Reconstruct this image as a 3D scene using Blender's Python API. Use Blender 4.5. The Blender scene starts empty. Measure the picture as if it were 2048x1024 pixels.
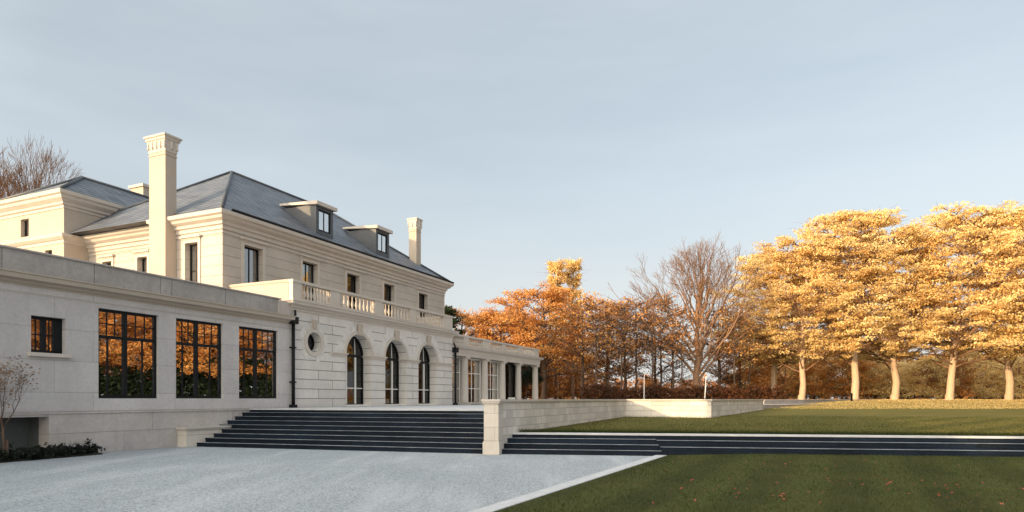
import bpy, math, random
import numpy as np
from mathutils import Vector, Matrix
from mathutils.geometry import tessellate_polygon

R = math.radians
scene = bpy.context.scene
COL = scene.collection

# ------------------------------------------------------------ camera
EYE = 1.7
F = 1300.0            # focal length in pixels of the 2048 px wide photograph
HOR = 798.0
cam_d = bpy.data.cameras.new('camera'); cam = bpy.data.objects.new('camera', cam_d); COL.objects.link(cam)
cam.location = (0, 0, EYE); cam.rotation_euler = (R(90), 0, 0)
cam_d.sensor_width = 36; cam_d.lens = 36 * F / 2048.0; cam_d.shift_y = (HOR - 512) / 2048.0
cam_d.clip_start = 0.1; cam_d.clip_end = 3000
scene.camera = cam
scene.render.resolution_x = 1024; scene.render.resolution_y = 512

# ------------------------------------------------------------ sun and sky
SUN_AZ = (-0.76, -0.65); SUN_EL = 9.5
_l = math.hypot(*SUN_AZ)
sdir = Vector((SUN_AZ[0] / _l * math.cos(R(SUN_EL)), SUN_AZ[1] / _l * math.cos(R(SUN_EL)), math.sin(R(SUN_EL))))
sun_d = bpy.data.lights.new('sun', 'SUN'); sun = bpy.data.objects.new('sun', sun_d); COL.objects.link(sun)
sun.rotation_euler = (-sdir).to_track_quat('-Z', 'Y').to_euler()
sun.location = (-60, -50, 40)
sun_d.energy = 1.85; sun_d.angle = R(0.6); sun_d.color = (1.0, 0.68, 0.36)
world = bpy.data.worlds.new('World'); scene.world = world; world.use_nodes = True
wt = world.node_tree; wt.nodes.clear()
wo = wt.nodes.new('ShaderNodeOutputWorld'); bg = wt.nodes.new('ShaderNodeBackground')
sky = wt.nodes.new('ShaderNodeTexSky'); sky.sky_type = 'NISHITA'; sky.sun_disc = False
sky.sun_elevation = R(SUN_EL); sky.sun_rotation = math.atan2(SUN_AZ[0], SUN_AZ[1])
sky.air_density = 1.0; sky.dust_density = 1.6; sky.ozone_density = 1.0; sky.altitude = 0
hs = wt.nodes.new('ShaderNodeHueSaturation'); hs.inputs['Saturation'].default_value = 0.5; hs.inputs['Value'].default_value = 0.9
tc = wt.nodes.new('ShaderNodeTexCoord'); mp = wt.nodes.new('ShaderNodeMapping')
mp.inputs['Rotation'].default_value = (0, R(12), R(20)); mp.inputs['Scale'].default_value = (1.0, 1.0, 5.0)
nz = wt.nodes.new('ShaderNodeTexNoise'); nz.inputs['Scale'].default_value = 1.3; nz.inputs['Detail'].default_value = 5; nz.inputs['Roughness'].default_value = 0.55
cr = wt.nodes.new('ShaderNodeMapRange'); cr.inputs[1].default_value = 0.4; cr.inputs[2].default_value = 0.85; cr.inputs[3].default_value = 0.0; cr.inputs[4].default_value = 0.35
mx = wt.nodes.new('ShaderNodeMix'); mx.data_type = 'RGBA'
wt.links.new(tc.outputs['Generated'], mp.inputs[0]); wt.links.new(mp.outputs[0], nz.inputs[0]); wt.links.new(nz.outputs[0], cr.inputs[0])
wt.links.new(sky.outputs[0], hs.inputs['Color']); wt.links.new(hs.outputs[0], mx.inputs[6]); wt.links.new(cr.outputs[0], mx.inputs[0])
mx.inputs[7].default_value = (5.0, 5.0, 5.1, 1)
veil = wt.nodes.new('ShaderNodeMix'); veil.data_type = 'RGBA'; veil.inputs[0].default_value = 0.66; veil.inputs[7].default_value = (1.28, 1.52, 1.69, 1)
wt.links.new(mx.outputs[2], veil.inputs[6])
# creamy haze low over the horizon
sp_ = wt.nodes.new('ShaderNodeSeparateXYZ'); wt.links.new(tc.outputs['Generated'], sp_.inputs[0])
hz = wt.nodes.new('ShaderNodeMapRange'); hz.interpolation_type = 'SMOOTHSTEP'
for i_, q_ in enumerate((0.0, 0.34, 0.75, 0.0)): hz.inputs[i_ + 1].default_value = q_
hm = wt.nodes.new('ShaderNodeMix'); hm.data_type = 'RGBA'; hm.inputs[7].default_value = (2.20, 2.16, 2.08, 1)
wt.links.new(sp_.outputs[2], hz.inputs[0]); wt.links.new(hz.outputs[0], hm.inputs[0]); wt.links.new(veil.outputs[2], hm.inputs[6])
# broad bright haze in the half of the sky where the low sun stands
vd = wt.nodes.new('ShaderNodeVectorMath'); vd.operation = 'DOT_PRODUCT'; vd.inputs[1].default_value = (SUN_AZ[0] / _l, SUN_AZ[1] / _l, 0.25)
wt.links.new(tc.outputs['Generated'], vd.inputs[0])
gr = wt.nodes.new('ShaderNodeMapRange'); gr.interpolation_type = 'SMOOTHSTEP'
for i_, q_ in enumerate((0.0, 0.75, 0.0, 1.0)): gr.inputs[i_ + 1].default_value = q_
wt.links.new(vd.outputs['Value'], gr.inputs[0])
vs_ = wt.nodes.new('ShaderNodeVectorMath'); vs_.operation = 'MULTIPLY_ADD'; vs_.inputs[1].default_value = (3.0, 2.4, 1.75)
vt_ = wt.nodes.new('ShaderNodeVectorMath'); vt_.operation = 'SCALE'
wt.links.new(hm.outputs[2], vt_.inputs[0]); wt.links.new(gr.outputs[0], vt_.inputs['Scale'])
wt.links.new(vt_.outputs[0], vs_.inputs[0]); wt.links.new(hm.outputs[2], vs_.inputs[2]); wt.links.new(vs_.outputs[0], bg.inputs[0]); wt.links.new(bg.outputs[0], wo.inputs[0])
bg.inputs[1].default_value = 0.13
scene.view_settings.view_transform = 'Standard'; scene.view_settings.look = 'None'
scene.view_settings.gamma = 1; scene.view_settings.use_curve_mapping = False
scene.view_settings.exposure = 1.51

rnd = random.Random(7); nrng = np.random.default_rng(7)

# ------------------------------------------------------------ materials
MATS = {}
class NT:
    def __init__(s, name):
        s.m = bpy.data.materials.new(name); s.m.use_nodes = True; s.t = s.m.node_tree
        s.b = s.t.nodes['Principled BSDF']; s.out = s.t.nodes['Material Output']; MATS[name] = s.m
    def n(s, typ, **kw):
        x = s.t.nodes.new(typ)
        for k, v in kw.items():
            if k.startswith('_'): setattr(x, k[1:], v)
            else: x.inputs[k.replace('_', ' ')].default_value = v
        return x
    def l(s, a, b): s.t.links.new(a, b)
    def math(s, op, a, b=None, c=None):
        x = s.t.nodes.new('ShaderNodeMath'); x.operation = op
        for i, q in enumerate((a, b, c)):
            if q is None: continue
            if isinstance(q, (int, float)): x.inputs[i].default_value = q
            else: s.l(q, x.inputs[i])
        return x.outputs[0]
    def mix(s, fac, a, b, blend='MIX'):
        x = s.t.nodes.new('ShaderNodeMix'); x.data_type = 'RGBA'; x.blend_type = blend
        for i, q in ((0, fac), (6, a), (7, b)):
            if isinstance(q, (int, float)): x.inputs[i].default_value = q
            elif isinstance(q, tuple): x.inputs[i].default_value = q if len(q) == 4 else q + (1,)
            else: s.l(q, x.inputs[i])
        return x.outputs[2]
    def rng(s, v, a, b, c, d):
        x = s.t.nodes.new('ShaderNodeMapRange'); s.l(v, x.inputs[0])
        for i, q in enumerate((a, b, c, d)): x.inputs[i + 1].default_value = q
        return x.outputs[0]
    def coord(s, which='Object'): return s.n('ShaderNodeTexCoord').outputs[which]
    def noise(s, vec, scale, detail=4, rough=0.6):
        x = s.n('ShaderNodeTexNoise', Scale=scale, Detail=detail, Roughness=rough); s.l(vec, x.inputs['Vector']); return x.outputs[0]
    def bump(s, h, strength=0.3, dist=0.02, prev=None):
        x = s.n('ShaderNodeBump', Strength=strength, Distance=dist); s.l(h, x.inputs['Height'])
        if prev is not None: s.l(prev, x.inputs['Normal'])
        return x.outputs[0]

def wall_uv(t, sx=1, sz=1):
    """vector (x+y, z) in object space, for any upright wall"""
    sep = t.n('ShaderNodeSeparateXYZ'); t.l(t.coord(), sep.inputs[0])
    a = t.math('ADD', sep.outputs[0], sep.outputs[1])
    cb = t.n('ShaderNodeCombineXYZ'); t.l(t.math('MULTIPLY', a, sx), cb.inputs[0]); t.l(t.math('MULTIPLY', sep.outputs[2], sz), cb.inputs[1])
    return cb.outputs[0], sep.outputs[2]

def stone(name, base, var=0.12, joints=None, rough=0.85, stain=0.25, jdark=0.35, bvar=0.06, jw=0.03):
    t = NT(name); co = t.coord()
    n1 = t.noise(co, 0.7, 6, 0.65); n2 = t.noise(co, 9, 5, 0.7); n3 = t.noise(co, 60, 3, 0.6)
    c = t.mix(t.rng(n1, 0.3, 0.7, 0, 1), tuple(x * (1 - var) for x in base), tuple(min(1, x * (1 + var)) for x in base))
    c = t.mix(t.rng(n2, 0.35, 0.75, 0, stain), c, tuple(x * 0.6 for x in base))
    # faint vertical rain streaks
    mpn = t.n('ShaderNodeMapping'); mpn.inputs['Scale'].default_value = (3.0, 3.0, 0.25); t.l(co, mpn.inputs[0])
    st = t.noise(mpn.outputs[0], 1.6, 5, 0.7)
    c = t.mix(t.rng(st, 0.55, 0.8, 0, stain), c, tuple(x * 0.62 for x in base))
    bmp = t.bump(n3, 0.25, 0.01); bmp = t.bump(n2, 0.25, 0.02, bmp)
    if joints:
        bw, bh, off = joints
        uv, z = wall_uv(t)
        br = t.n('ShaderNodeTexBrick', Scale=1.0, Mortar_Size=jw / 2, Mortar_Smooth=0.15, Bias=0.0, Brick_Width=bw, Row_Height=bh)
        br.offset = off; br.squash = 1.0
        br.inputs['Color1'].default_value = (1 - bvar, 1 - bvar, 1 - bvar, 1); br.inputs['Color2'].default_value = (1 + bvar, 1 + bvar * .9, 1 + bvar * .8, 1)
        br.inputs['Mortar'].default_value = (jdark,) * 3 + (1,)
        t.l(uv, br.inputs['Vector'])
        c = t.mix(1.0, c, br.outputs['Color'], 'MULTIPLY')
        inv = t.math('SUBTRACT', 1.0, br.outputs['Fac']); bmp = t.bump(inv, 0.7, 0.03, bmp)
    t.l(c, t.b.inputs['Base Color']); t.l(bmp, t.b.inputs['Normal']); t.b.inputs['Roughness'].default_value = rough
    return t.m

def plain(name, col, rough=0.5, metal=0.0, spec=0.5, var=0.15, nscale=8):
    t = NT(name); n1 = t.noise(t.coord(), nscale, 5)
    c = t.mix(t.rng(n1, 0.3, 0.7, 0, 1), tuple(x * (1 - var) for x in col), tuple(min(1, x * (1 + var)) for x in col))
    t.l(c, t.b.inputs['Base Color']); t.b.inputs['Roughness'].default_value = rough; t.b.inputs['Metallic'].default_value = metal
    t.b.inputs['Specular IOR Level'].default_value = spec
    t.l(t.bump(n1, 0.1, 0.01), t.b.inputs['Normal'])
    return t.m

stone('limestone_rusticated', (0.66, 0.63, 0.60), joints=(2.6, 0.43, 0.37), jw=0.032, bvar=.05, stain=.3)
stone('limestone_courses', (0.50, 0.45, 0.40), joints=(60.0, 0.46, 0.5), jdark=0.5, jw=0.018, bvar=0.02, stain=0.16)
stone('limestone_trim', (0.55, 0.50, 0.45), var=0.08, stain=0.14)
stone('limestone_face', (0.67, 0.64, 0.61))
stone('limestone_plain', (0.46, 0.395, 0.33), var=0.07, stain=0.12)
stone('render_wall', (0.56, 0.535, 0.53), joints=(2.9, 0.95, 0.4), jdark=0.72, jw=0.014, bvar=0.06, stain=0.42)
stone('plinth_stone', (0.50, 0.46, 0.44), joints=(3.4, 0.66, 0.3), jdark=0.72, jw=0.016, bvar=0.06, stain=0.5)
stone('panel_stone', (0.38, 0.36, 0.35), var=0.22, stain=0.55)
stone('ashlar_blocks', (0.64, 0.60, 0.55), joints=(0.62, 0.27, 0.43), jdark=0.62, jw=0.014, bvar=0.13, stain=0.35)
stone('pier_stone', (0.60, 0.55, 0.49), joints=(30, 0.42, 0.5), jdark=0.7, jw=0.012, stain=0.15)
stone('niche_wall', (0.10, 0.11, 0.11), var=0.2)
plain('black_metal', (0.006, 0.007, 0.009), 0.55, spec=0.25)
plain('dark_interior', (0.02, 0.022, 0.028), 0.9)
plain('interior_wall', (0.10, 0.08, 0.06), 0.9)
plain('white_paint', (0.78, 0.76, 0.72), 0.45, var=0.05)
plain('lead_sheet', (0.075, 0.085, 0.10), 0.5, 0.2, var=0.2, nscale=3)
plain('curtain_cloth', (0.55, 0.5, 0.44), 0.9, var=0.1, nscale=3)
plain('wood_blind', (0.16, 0.10, 0.07), 0.7, var=0.3, nscale=20)
plain('step_nosing', (0.40, 0.43, 0.47), 0.6, var=0.45, nscale=2.5)
plain('pale_coping', (0.52, 0.53, 0.55), 0.7, var=0.12, nscale=4)
plain('soil', (0.03, 0.025, 0.02), 1.0)

def step_mat():
    t = NT('dark_basalt'); co = t.coord(); n = t.noise(co, 14, 6, 0.75); n1 = t.noise(co, 0.8, 4)
    sp = t.noise(co, 55, 2, 0.8)
    c = t.mix(t.rng(n, 0.3, 0.75, 0, 1), (0.003, 0.007, 0.014), (0.010, 0.018, 0.031))
    c = t.mix(t.rng(n1, 0.35, 0.7, 0, 0.5), c, (0.014, 0.025, 0.043))
    c = t.mix(t.rng(sp, 0.62, 0.8, 0, 0.6), c, (0.13, 0.15, 0.18))
    uv, z = wall_uv(t); br = t.n('ShaderNodeTexBrick', Scale=1.0, Mortar_Size=0.006, Brick_Width=1.55, Row_Height=0.147); br.offset = .37
    br.inputs['Color1'].default_value = (.75, .75, .75, 1); br.inputs['Color2'].default_value = (1.35, 1.35, 1.35, 1); br.inputs['Mortar'].default_value = (.2, .2, .2, 1); t.l(uv, br.inputs['Vector'])
    c = t.mix(1.0, c, br.outputs['Color'], 'MULTIPLY')
    t.l(c, t.b.inputs['Base Color']); t.b.inputs['Roughness'].default_value = 0.7; t.b.inputs['Specular IOR Level'].default_value = 0.15
    t.l(t.bump(n, 0.3, 0.01), t.b.inputs['Normal'])
step_mat()

def slate():
    t = NT('slate_tiles')
    uv, z = wall_uv(t, 1.0, 1.0)
    br = t.n('ShaderNodeTexBrick', Scale=1.0, Mortar_Size=0.034, Mortar_Smooth=0.1, Bias=0.0, Brick_Width=0.6, Row_Height=0.2)
    br.inputs['Color1'].default_value = (0.085, 0.105, 0.14, 1); br.inputs['Color2'].default_value = (0.20, 0.215, 0.25, 1)
    br.inputs['Mortar'].default_value = (0.012, 0.016, 0.026, 1); t.l(uv, br.inputs['Vector'])
    n = t.noise(t.coord(), 1.3, 5); c = t.mix(t.rng(n, 0.35, 0.7, 0, 0.35), br.outputs['Color'], (0.20, 0.22, 0.25))
    t.l(c, t.b.inputs['Base Color'])
    saw = t.math('FRACT', t.math('DIVIDE', z, 0.2))
    t.l(t.bump(t.math('SUBTRACT', 1.0, saw), 0.8, 0.04), t.b.inputs['Normal'])
    t.b.inputs['Roughness'].default_value = 0.5
slate()

def glass(name, tint=(0.55, 0.6, 0.65), refl=0.35, wav=0.003, top=0.95):
    t = NT(name); t.t.nodes.remove(t.b)
    tr = t.n('ShaderNodeBsdfTransparent'); tr.inputs[0].default_value = tint + (1,)
    gl = t.n('ShaderNodeBsdfGlossy'); gl.inputs['Roughness'].default_value = 0.01; gl.inputs[0].default_value = (0.95, 0.95, 0.95, 1)
    lw = t.n('ShaderNodeLayerWeight', Blend=0.35)
    n = t.noise(t.coord(), 1.6, 2); t.l(t.bump(n, 0.25, wav), gl.inputs['Normal'])
    mxs = t.n('ShaderNodeMixShader'); t.l(t.rng(lw.outputs['Facing'], 0, 1, refl, top), mxs.inputs[0])
    t.l(tr.outputs[0], mxs.inputs[1]); t.l(gl.outputs[0], mxs.inputs[2]); t.l(mxs.outputs[0], t.out.inputs[0])
glass('window_glass', refl=0.5)
glass('dark_glass', (0.35, 0.38, 0.42), refl=0.02, top=0.22)
glass('clear_glass', (0.85, 0.88, 0.9), refl=0.10, top=0.6)

def gravel():
    t = NT('pale_gravel'); co = t.coord()
    vo = t.n('ShaderNodeTexVoronoi', Scale=26.0); t.l(co, vo.inputs['Vector'])
    n2 = t.noise(co, 0.22, 4); n3 = t.noise(co, 8, 6, 0.8); n4 = t.noise(co, 45, 4, 0.8)
    c = t.mix(t.rng(n2, 0.35, 0.68, 0, 1), (0.43, 0.48, 0.54), (0.59, 0.635, 0.69))
    c = t.mix(t.rng(vo.outputs['Distance'], 0.25, 0.75, 0, 0.75), c, (0.17, 0.19, 0.21))
    c = t.mix(t.rng(n3, 0.45, 0.72, 0, 0.5), c, (0.27, 0.295, 0.32))
    c = t.mix(t.rng(n4, 0.55, 0.75, 0, 0.8), c, (0.75, 0.77, 0.79))
    mpn = t.n('ShaderNodeMapping'); mpn.inputs['Rotation'].default_value = (0, 0, R(28)); mpn.inputs['Scale'].default_value = (.9, .12, 1); t.l(co, mpn.inputs[0])
    trk = t.noise(mpn.outputs[0], 1.0, 4, .6); c = t.mix(t.rng(trk, 0.5, 0.72, 0, 0.35), c, (0.72, 0.74, 0.76)); c = t.mix(t.rng(trk, 0.28, 0.45, 0.35, 0), c, (0.25, 0.27, 0.30))
    t.l(c, t.b.inputs['Base Color']); t.b.inputs['Roughness'].default_value = 0.9
    t.l(t.bump(n4, 0.6, 0.03, t.bump(n3, 0.5, 0.04)), t.b.inputs['Normal'])
gravel()

def grass_mat(name, a, b, c_, stripes=True):
    t = NT(name); co = t.coord(); n1 = t.noise(co, 0.35, 5); n2 = t.noise(co, 6, 5, 0.75); n3 = t.noise(co, 40, 3, 0.8)
    c = t.mix(t.rng(n1, 0.35, 0.65, 0, 1), a, b)
    if stripes:
        mpn = t.n('ShaderNodeMapping'); mpn.inputs['Rotation'].default_value = (0, 0, R(27.5)); t.l(co, mpn.inputs[0])
        w = t.n('ShaderNodeTexWave', Scale=0.20, Distortion=1.0, Detail=2.0, Detail_Scale=1.0); t.l(mpn.outputs[0], w.inputs['Vector'])
        c = t.mix(t.rng(w.outputs['Fac'], 0.25, 0.75, 0, 0.6), c, tuple(x * 1.55 for x in b))
    c = t.mix(t.rng(n2, 0.42, 0.7, 0, 0.6), c, c_)
    c = t.mix(t.rng(n3, 0.5, 0.75, 0, 0.5), c, tuple(x * 0.45 for x in a))
    t.l(c, t.b.inputs['Base Color']); t.b.inputs['Roughness'].default_value = 0.9; t.b.inputs['Specular IOR Level'].default_value = 0.15
    t.l(t.bump(n3, 0.5, 0.05, t.bump(n2, 0.4, 0.08)), t.b.inputs['Normal'])
    return t
grass_mat('lawn_turf', (0.030, 0.041, 0.010), (0.056, 0.066, 0.017), (0.090, 0.076, 0.027))
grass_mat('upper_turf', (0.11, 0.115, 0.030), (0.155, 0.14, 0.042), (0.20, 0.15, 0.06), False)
grass_mat('far_ground', (0.07, 0.08, 0.03), (0.10, 0.09, 0.04), (0.12, 0.08, 0.04), False)

def leafmat(name, cols, transl=0.35, rough=0.6):
    """leaf colour varies leaf by leaf and clump by clump"""
    t = NT(name)
    g = t.n('ShaderNodeNewGeometry'); rp = t.n('ShaderNodeValToRGB'); el = rp.color_ramp.elements
    el[0].position = 0; el[0].color = cols[0] + (1,); el[1].position = 1; el[1].color = cols[-1] + (1,)
    for i, c in enumerate(cols[1:-1]):
        e = el.new((i + 1) / (len(cols) - 1)); e.color = c + (1,)
    n = t.noise(t.coord(), 0.45, 3); oi = t.n('ShaderNodeObjectInfo')
    v = t.math('ADD', t.math('MULTIPLY', g.outputs['Random Per Island'], 0.5), t.rng(n, 0.3, 0.7, -0.05, 0.45))
    v = t.math('ADD', v, t.rng(oi.outputs['Random'], 0, 1, -0.16, 0.14))
    t.l(v, rp.inputs[0]); t.l(rp.outputs[0], t.b.inputs['Base Color'])
    t.b.inputs['Roughness'].default_value = rough; t.b.inputs['Specular IOR Level'].default_value = 0.2
    tl = t.n('ShaderNodeBsdfTranslucent'); t.l(rp.outputs[0], tl.inputs[0])
    ms = t.n('ShaderNodeMixShader'); ms.inputs[0].default_value = transl
    t.l(t.b.outputs[0], ms.inputs[1]); t.l(tl.outputs[0], ms.inputs[2]); t.l(ms.outputs[0], t.out.inputs[0])
leafmat('golden_leaves', [(0.50, 0.29, 0.10), (0.86, 0.61, 0.25), (0.95, 0.77, 0.38), (0.97, 0.86, 0.56)])
leafmat('orange_leaves', [(0.30, 0.11, 0.03), (0.58, 0.25, 0.07), (0.80, 0.42, 0.13), (0.88, 0.58, 0.24)])
leafmat('rust_leaves', [(0.12, 0.045, 0.02), (0.27, 0.10, 0.035), (0.46, 0.20, 0.06), (0.62, 0.36, 0.13)])
leafmat('hedge_leaves', [(0.05, 0.025, 0.012), (0.10, 0.04, 0.018), (0.16, 0.06, 0.022), (0.12, 0.09, 0.03)], 0.2)
leafmat('evergreen_leaves', [(0.008, 0.014, 0.008), (0.015, 0.03, 0.014), (0.03, 0.05, 0.02)], 0.15)
leafmat('groundcover_leaves', [(0.008, 0.011, 0.009), (0.02, 0.026, 0.018), (0.035, 0.04, 0.022)], 0.15)
leafmat('grass_blades', [(0.022, 0.034, 0.008), (0.045, 0.060, 0.015), (0.075, 0.086, 0.025), (0.14, 0.12, 0.055)], 0.3)
leafmat('dry_blades', [(0.05, 0.065, 0.016), (0.10, 0.105, 0.03), (0.18, 0.15, 0.05)], 0.3)
leafmat('sun_tinted_blades', [(0.32, 0.24, 0.09), (0.60, 0.46, 0.20), (0.76, 0.60, 0.32)], 0.3)  # far lawn blades: sunlight on the crest is put into this pale colour
leafmat('red_leaf', [(0.22, 0.04, 0.03), (0.38, 0.09, 0.06), (0.42, 0.30, 0.20)], 0.2)
leafmat('dry_bud', [(0.20, 0.13, 0.09), (0.34, 0.24, 0.17), (0.44, 0.34, 0.25)], 0.2)
def bark(name, a, b):
    t = NT(name); mpn = t.n('ShaderNodeMapping'); mpn.inputs['Scale'].default_value = (6, 6, 1.2); t.l(t.coord(), mpn.inputs[0])
    n = t.noise(mpn.outputs[0], 2.0, 6, 0.75); t.l(t.mix(t.rng(n, 0.3, 0.7, 0, 1), a, b), t.b.inputs['Base Color'])
    t.b.inputs['Roughness'].default_value = 0.95; t.l(t.bump(n, 0.7, 0.05), t.b.inputs['Normal'])
bark('pale_bark', (0.42, 0.30, 0.20), (0.66, 0.50, 0.36))
bark('dark_bark', (0.06, 0.04, 0.03), (0.16, 0.10, 0.07))
bark('brown_bark', (0.16, 0.09, 0.055), (0.34, 0.20, 0.12))

# ------------------------------------------------------------ object helpers
def tag(o, label=None, cat=None, group=None, kind=None):
    if label: o['label'] = label
    if cat: o['category'] = cat
    if group: o['group'] = group
    if kind: o['kind'] = kind
    return o
def empty(name, loc=(0, 0, 0), rz=0.0, label=None, cat=None, group=None):
    o = bpy.data.objects.new(name, None); COL.objects.link(o); o.location = loc; o.rotation_euler = (0, 0, rz)
    return tag(o, label, cat, group)
def link(name, me, mat, parent=None, mats=None):
    o = bpy.data.objects.new(name, me); COL.objects.link(o)
    if not me.materials:
        for m in (mats or [mat]): me.materials.append(MATS[m])
    if parent: o.parent = parent
    return o
def arr_mesh(name, verts, faces, k):
    """fast mesh from arrays; faces are an (n,k) array"""
    me = bpy.data.meshes.new(name); verts = np.asarray(verts, dtype=np.float32); faces = np.asarray(faces, dtype=np.int32)
    me.vertices.add(len(verts)); me.vertices.foreach_set('co', verts.ravel())
    me.loops.add(faces.size); me.loops.foreach_set('vertex_index', faces.ravel())
    me.polygons.add(len(faces)); me.polygons.foreach_set('loop_start', np.arange(0, faces.size, k, dtype=np.int32))
    me.update(calc_edges=True); me.validate()
    return me

class MB:
    def __init__(s): s.v = []; s.f = []; s.sm = []
    def add(s, vs, fs, smooth=False):
        o = len(s.v); s.v += [tuple(p) for p in vs]
        for f in fs: s.f.append(tuple(i + o for i in f)); s.sm.append(smooth)
        return s
    def box(s, x0, x1, y0, y1, z0, z1):
        if x0 > x1: x0, x1 = x1, x0
        if y0 > y1: y0, y1 = y1, y0
        if z0 > z1: z0, z1 = z1, z0
        vs = [(x0, y0, z0), (x1, y0, z0), (x1, y1, z0), (x0, y1, z0), (x0, y0, z1), (x1, y0, z1), (x1, y1, z1), (x0, y1, z1)]
        return s.add(vs, [(3, 2, 1, 0), (4, 5, 6, 7), (0, 1, 5, 4), (1, 2, 6, 5), (2, 3, 7, 6), (3, 0, 4, 7)])
    def prism(s, poly, z0, z1):
        n = len(poly); a = sum(poly[i][0] * poly[(i + 1) % n][1] - poly[(i + 1) % n][0] * poly[i][1] for i in range(n))
        if a < 0: poly = poly[::-1]
        zf0 = z0 if callable(z0) else (lambda x, y: z0); zf1 = z1 if callable(z1) else (lambda x, y: z1)
        vs = [(x, y, zf0(x, y)) for x, y in poly] + [(x, y, zf1(x, y)) for x, y in poly]
        return s.add(vs, [tuple(range(n))[::-1], tuple(range(n, 2 * n))] + [(i, (i + 1) % n, n + (i + 1) % n, n + i) for i in range(n)])
    def plate(s, outer, holes, y0, y1, side=False):
        """upright plate with holes: loops in (x,z), thickness y0..y1 (side=True: loops in (y,z), thickness along x)"""
        def area(p): return sum(p[i][0] * p[(i + 1) % len(p)][1] - p[(i + 1) % len(p)][0] * p[i][1] for i in range(len(p)))
        loops = [outer if area(outer) > 0 else outer[::-1]] + [h if area(h) < 0 else h[::-1] for h in holes]
        tris = tessellate_polygon([[Vector((p[0], p[1], 0)) for p in lp] for lp in loops])
        flat = [p for lp in loops for p in lp]; n = len(flat)
        mk = (lambda p, d: (d, p[0], p[1])) if side else (lambda p, d: (p[0], d, p[1]))
        vs = [mk(p, y0) for p in flat] + [mk(p, y1) for p in flat]
        fs = []
        for t in tris:
            a, b, c = (flat[i] for i in t); ar = (b[0] - a[0]) * (c[1] - a[1]) - (c[0] - a[0]) * (b[1] - a[1])
            if ar < 0: t = t[::-1]
            t = tuple(t)
            fs.append(t); fs.append(tuple(i + n for i in t[::-1]))
        o = 0
        for lp in loops:
            m = len(lp)
            for i in range(m): fs.append((o + (i + 1) % m, o + i, n + o + i, n + o + (i + 1) % m))
            o += m
        if side: fs = [f[::-1] for f in fs]
        return s.add(vs, fs)
    def sweep(s, path, prof, closed=False, caps=True):
        """profile (out,z) carried along a plan path, mitred; out is the right-hand side"""
        n = len(path); k = len(prof); vs = []
        for i in range(n):
            p = Vector(path[i]); dirs = []
            if i > 0 or closed: dirs.append((p - Vector(path[i - 1])).normalized())
            if i < n - 1 or closed: dirs.append((Vector(path[(i + 1) % n]) - p).normalized())
            ns = [Vector((d.y, -d.x)) for d in dirs]
            m = ns[0] if len(ns) == 1 else (ns[0] + ns[1]) / (1 + ns[0].dot(ns[1]))
            for o, z in prof: vs.append((p.x + m.x * o, p.y + m.y * o, z))
        fs = []
        for i in range(n if closed else n - 1):
            j = (i + 1) % n
            for q in range(k):
                w = (q + 1) % k; fs.append((i * k + q, j * k + q, j * k + w, i * k + w))
        if caps and not closed: fs.append(tuple(range(k))); fs.append(tuple(range((n - 1) * k, n * k))[::-1])
        return s.add(vs, fs)
    def lathe(s, cx, cy, prof, seg=16, smooth=True):
        vs = []; k = len(prof)
        for i in range(seg):
            a = 2 * math.pi * i / seg
            for r, z in prof: vs.append((cx + r * math.cos(a), cy + r * math.sin(a), z))
        fs = []
        for i in range(seg):
            j = (i + 1) % seg
            for q in range(k - 1): fs.append((i * k + q, j * k + q, j * k + q + 1, i * k + q + 1))
        fs.append(tuple(i * k for i in range(seg))[::-1]); fs.append(tuple(i * k + k - 1 for i in range(seg)))
        return s.add(vs, fs, smooth)
    def tube(s, pts, rads, seg=8):
        pts = [Vector(p) for p in pts]; vs = []; n = len(pts)
        for i, p in enumerate(pts):
            d = (pts[min(i + 1, n - 1)] - pts[max(i - 1, 0)]).normalized()
            a = d.orthogonal().normalized() if abs(d.z) < 0.99 else Vector((1, 0, 0)); b = d.cross(a)
            for q in range(seg):
                t = 2 * math.pi * q / seg; vs.append(p + (a * math.cos(t) + b * math.sin(t)) * rads[i])
        fs = [(i * seg + q, i * seg + (q + 1) % seg, (i + 1) * seg + (q + 1) % seg, (i + 1) * seg + q) for i in range(n - 1) for q in range(seg)]
        fs += [tuple(range(seg))[::-1], tuple(range((n - 1) * seg, n * seg))]
        return s.add(vs, fs, True)
    def build(s, name, mat, parent=None, bevel=0.0):
        me = bpy.data.meshes.new(name); me.from_pydata(s.v, [], s.f)
        me.polygons.foreach_set('use_smooth', s.sm); me.update()
        o = link(name, me, mat, parent)
        if bevel:
            b = o.modifiers.new('bevel', 'BEVEL'); b.width = bevel; b.segments = 2; b.limit_method = 'ANGLE'; b.angle_limit = R(40)
        return o
def rect(x0, x1, z0, z1): return [(x0, z0), (x1, z0), (x1, z1), (x0, z1)]
def arch(x0, x1, z0, zs, n=20):
    c = (x0 + x1) / 2; r = (x1 - x0) / 2
    return [(x0, z0), (x1, z0)] + [(c + r * math.cos(math.pi * i / n), zs + r * math.sin(math.pi * i / n)) for i in range(n + 1)]
def circ(cx, cz, r, n=36): return [(cx + r * math.cos(2 * math.pi * i / n), cz + r * math.sin(2 * math.pi * i / n)) for i in range(n)]

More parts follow.
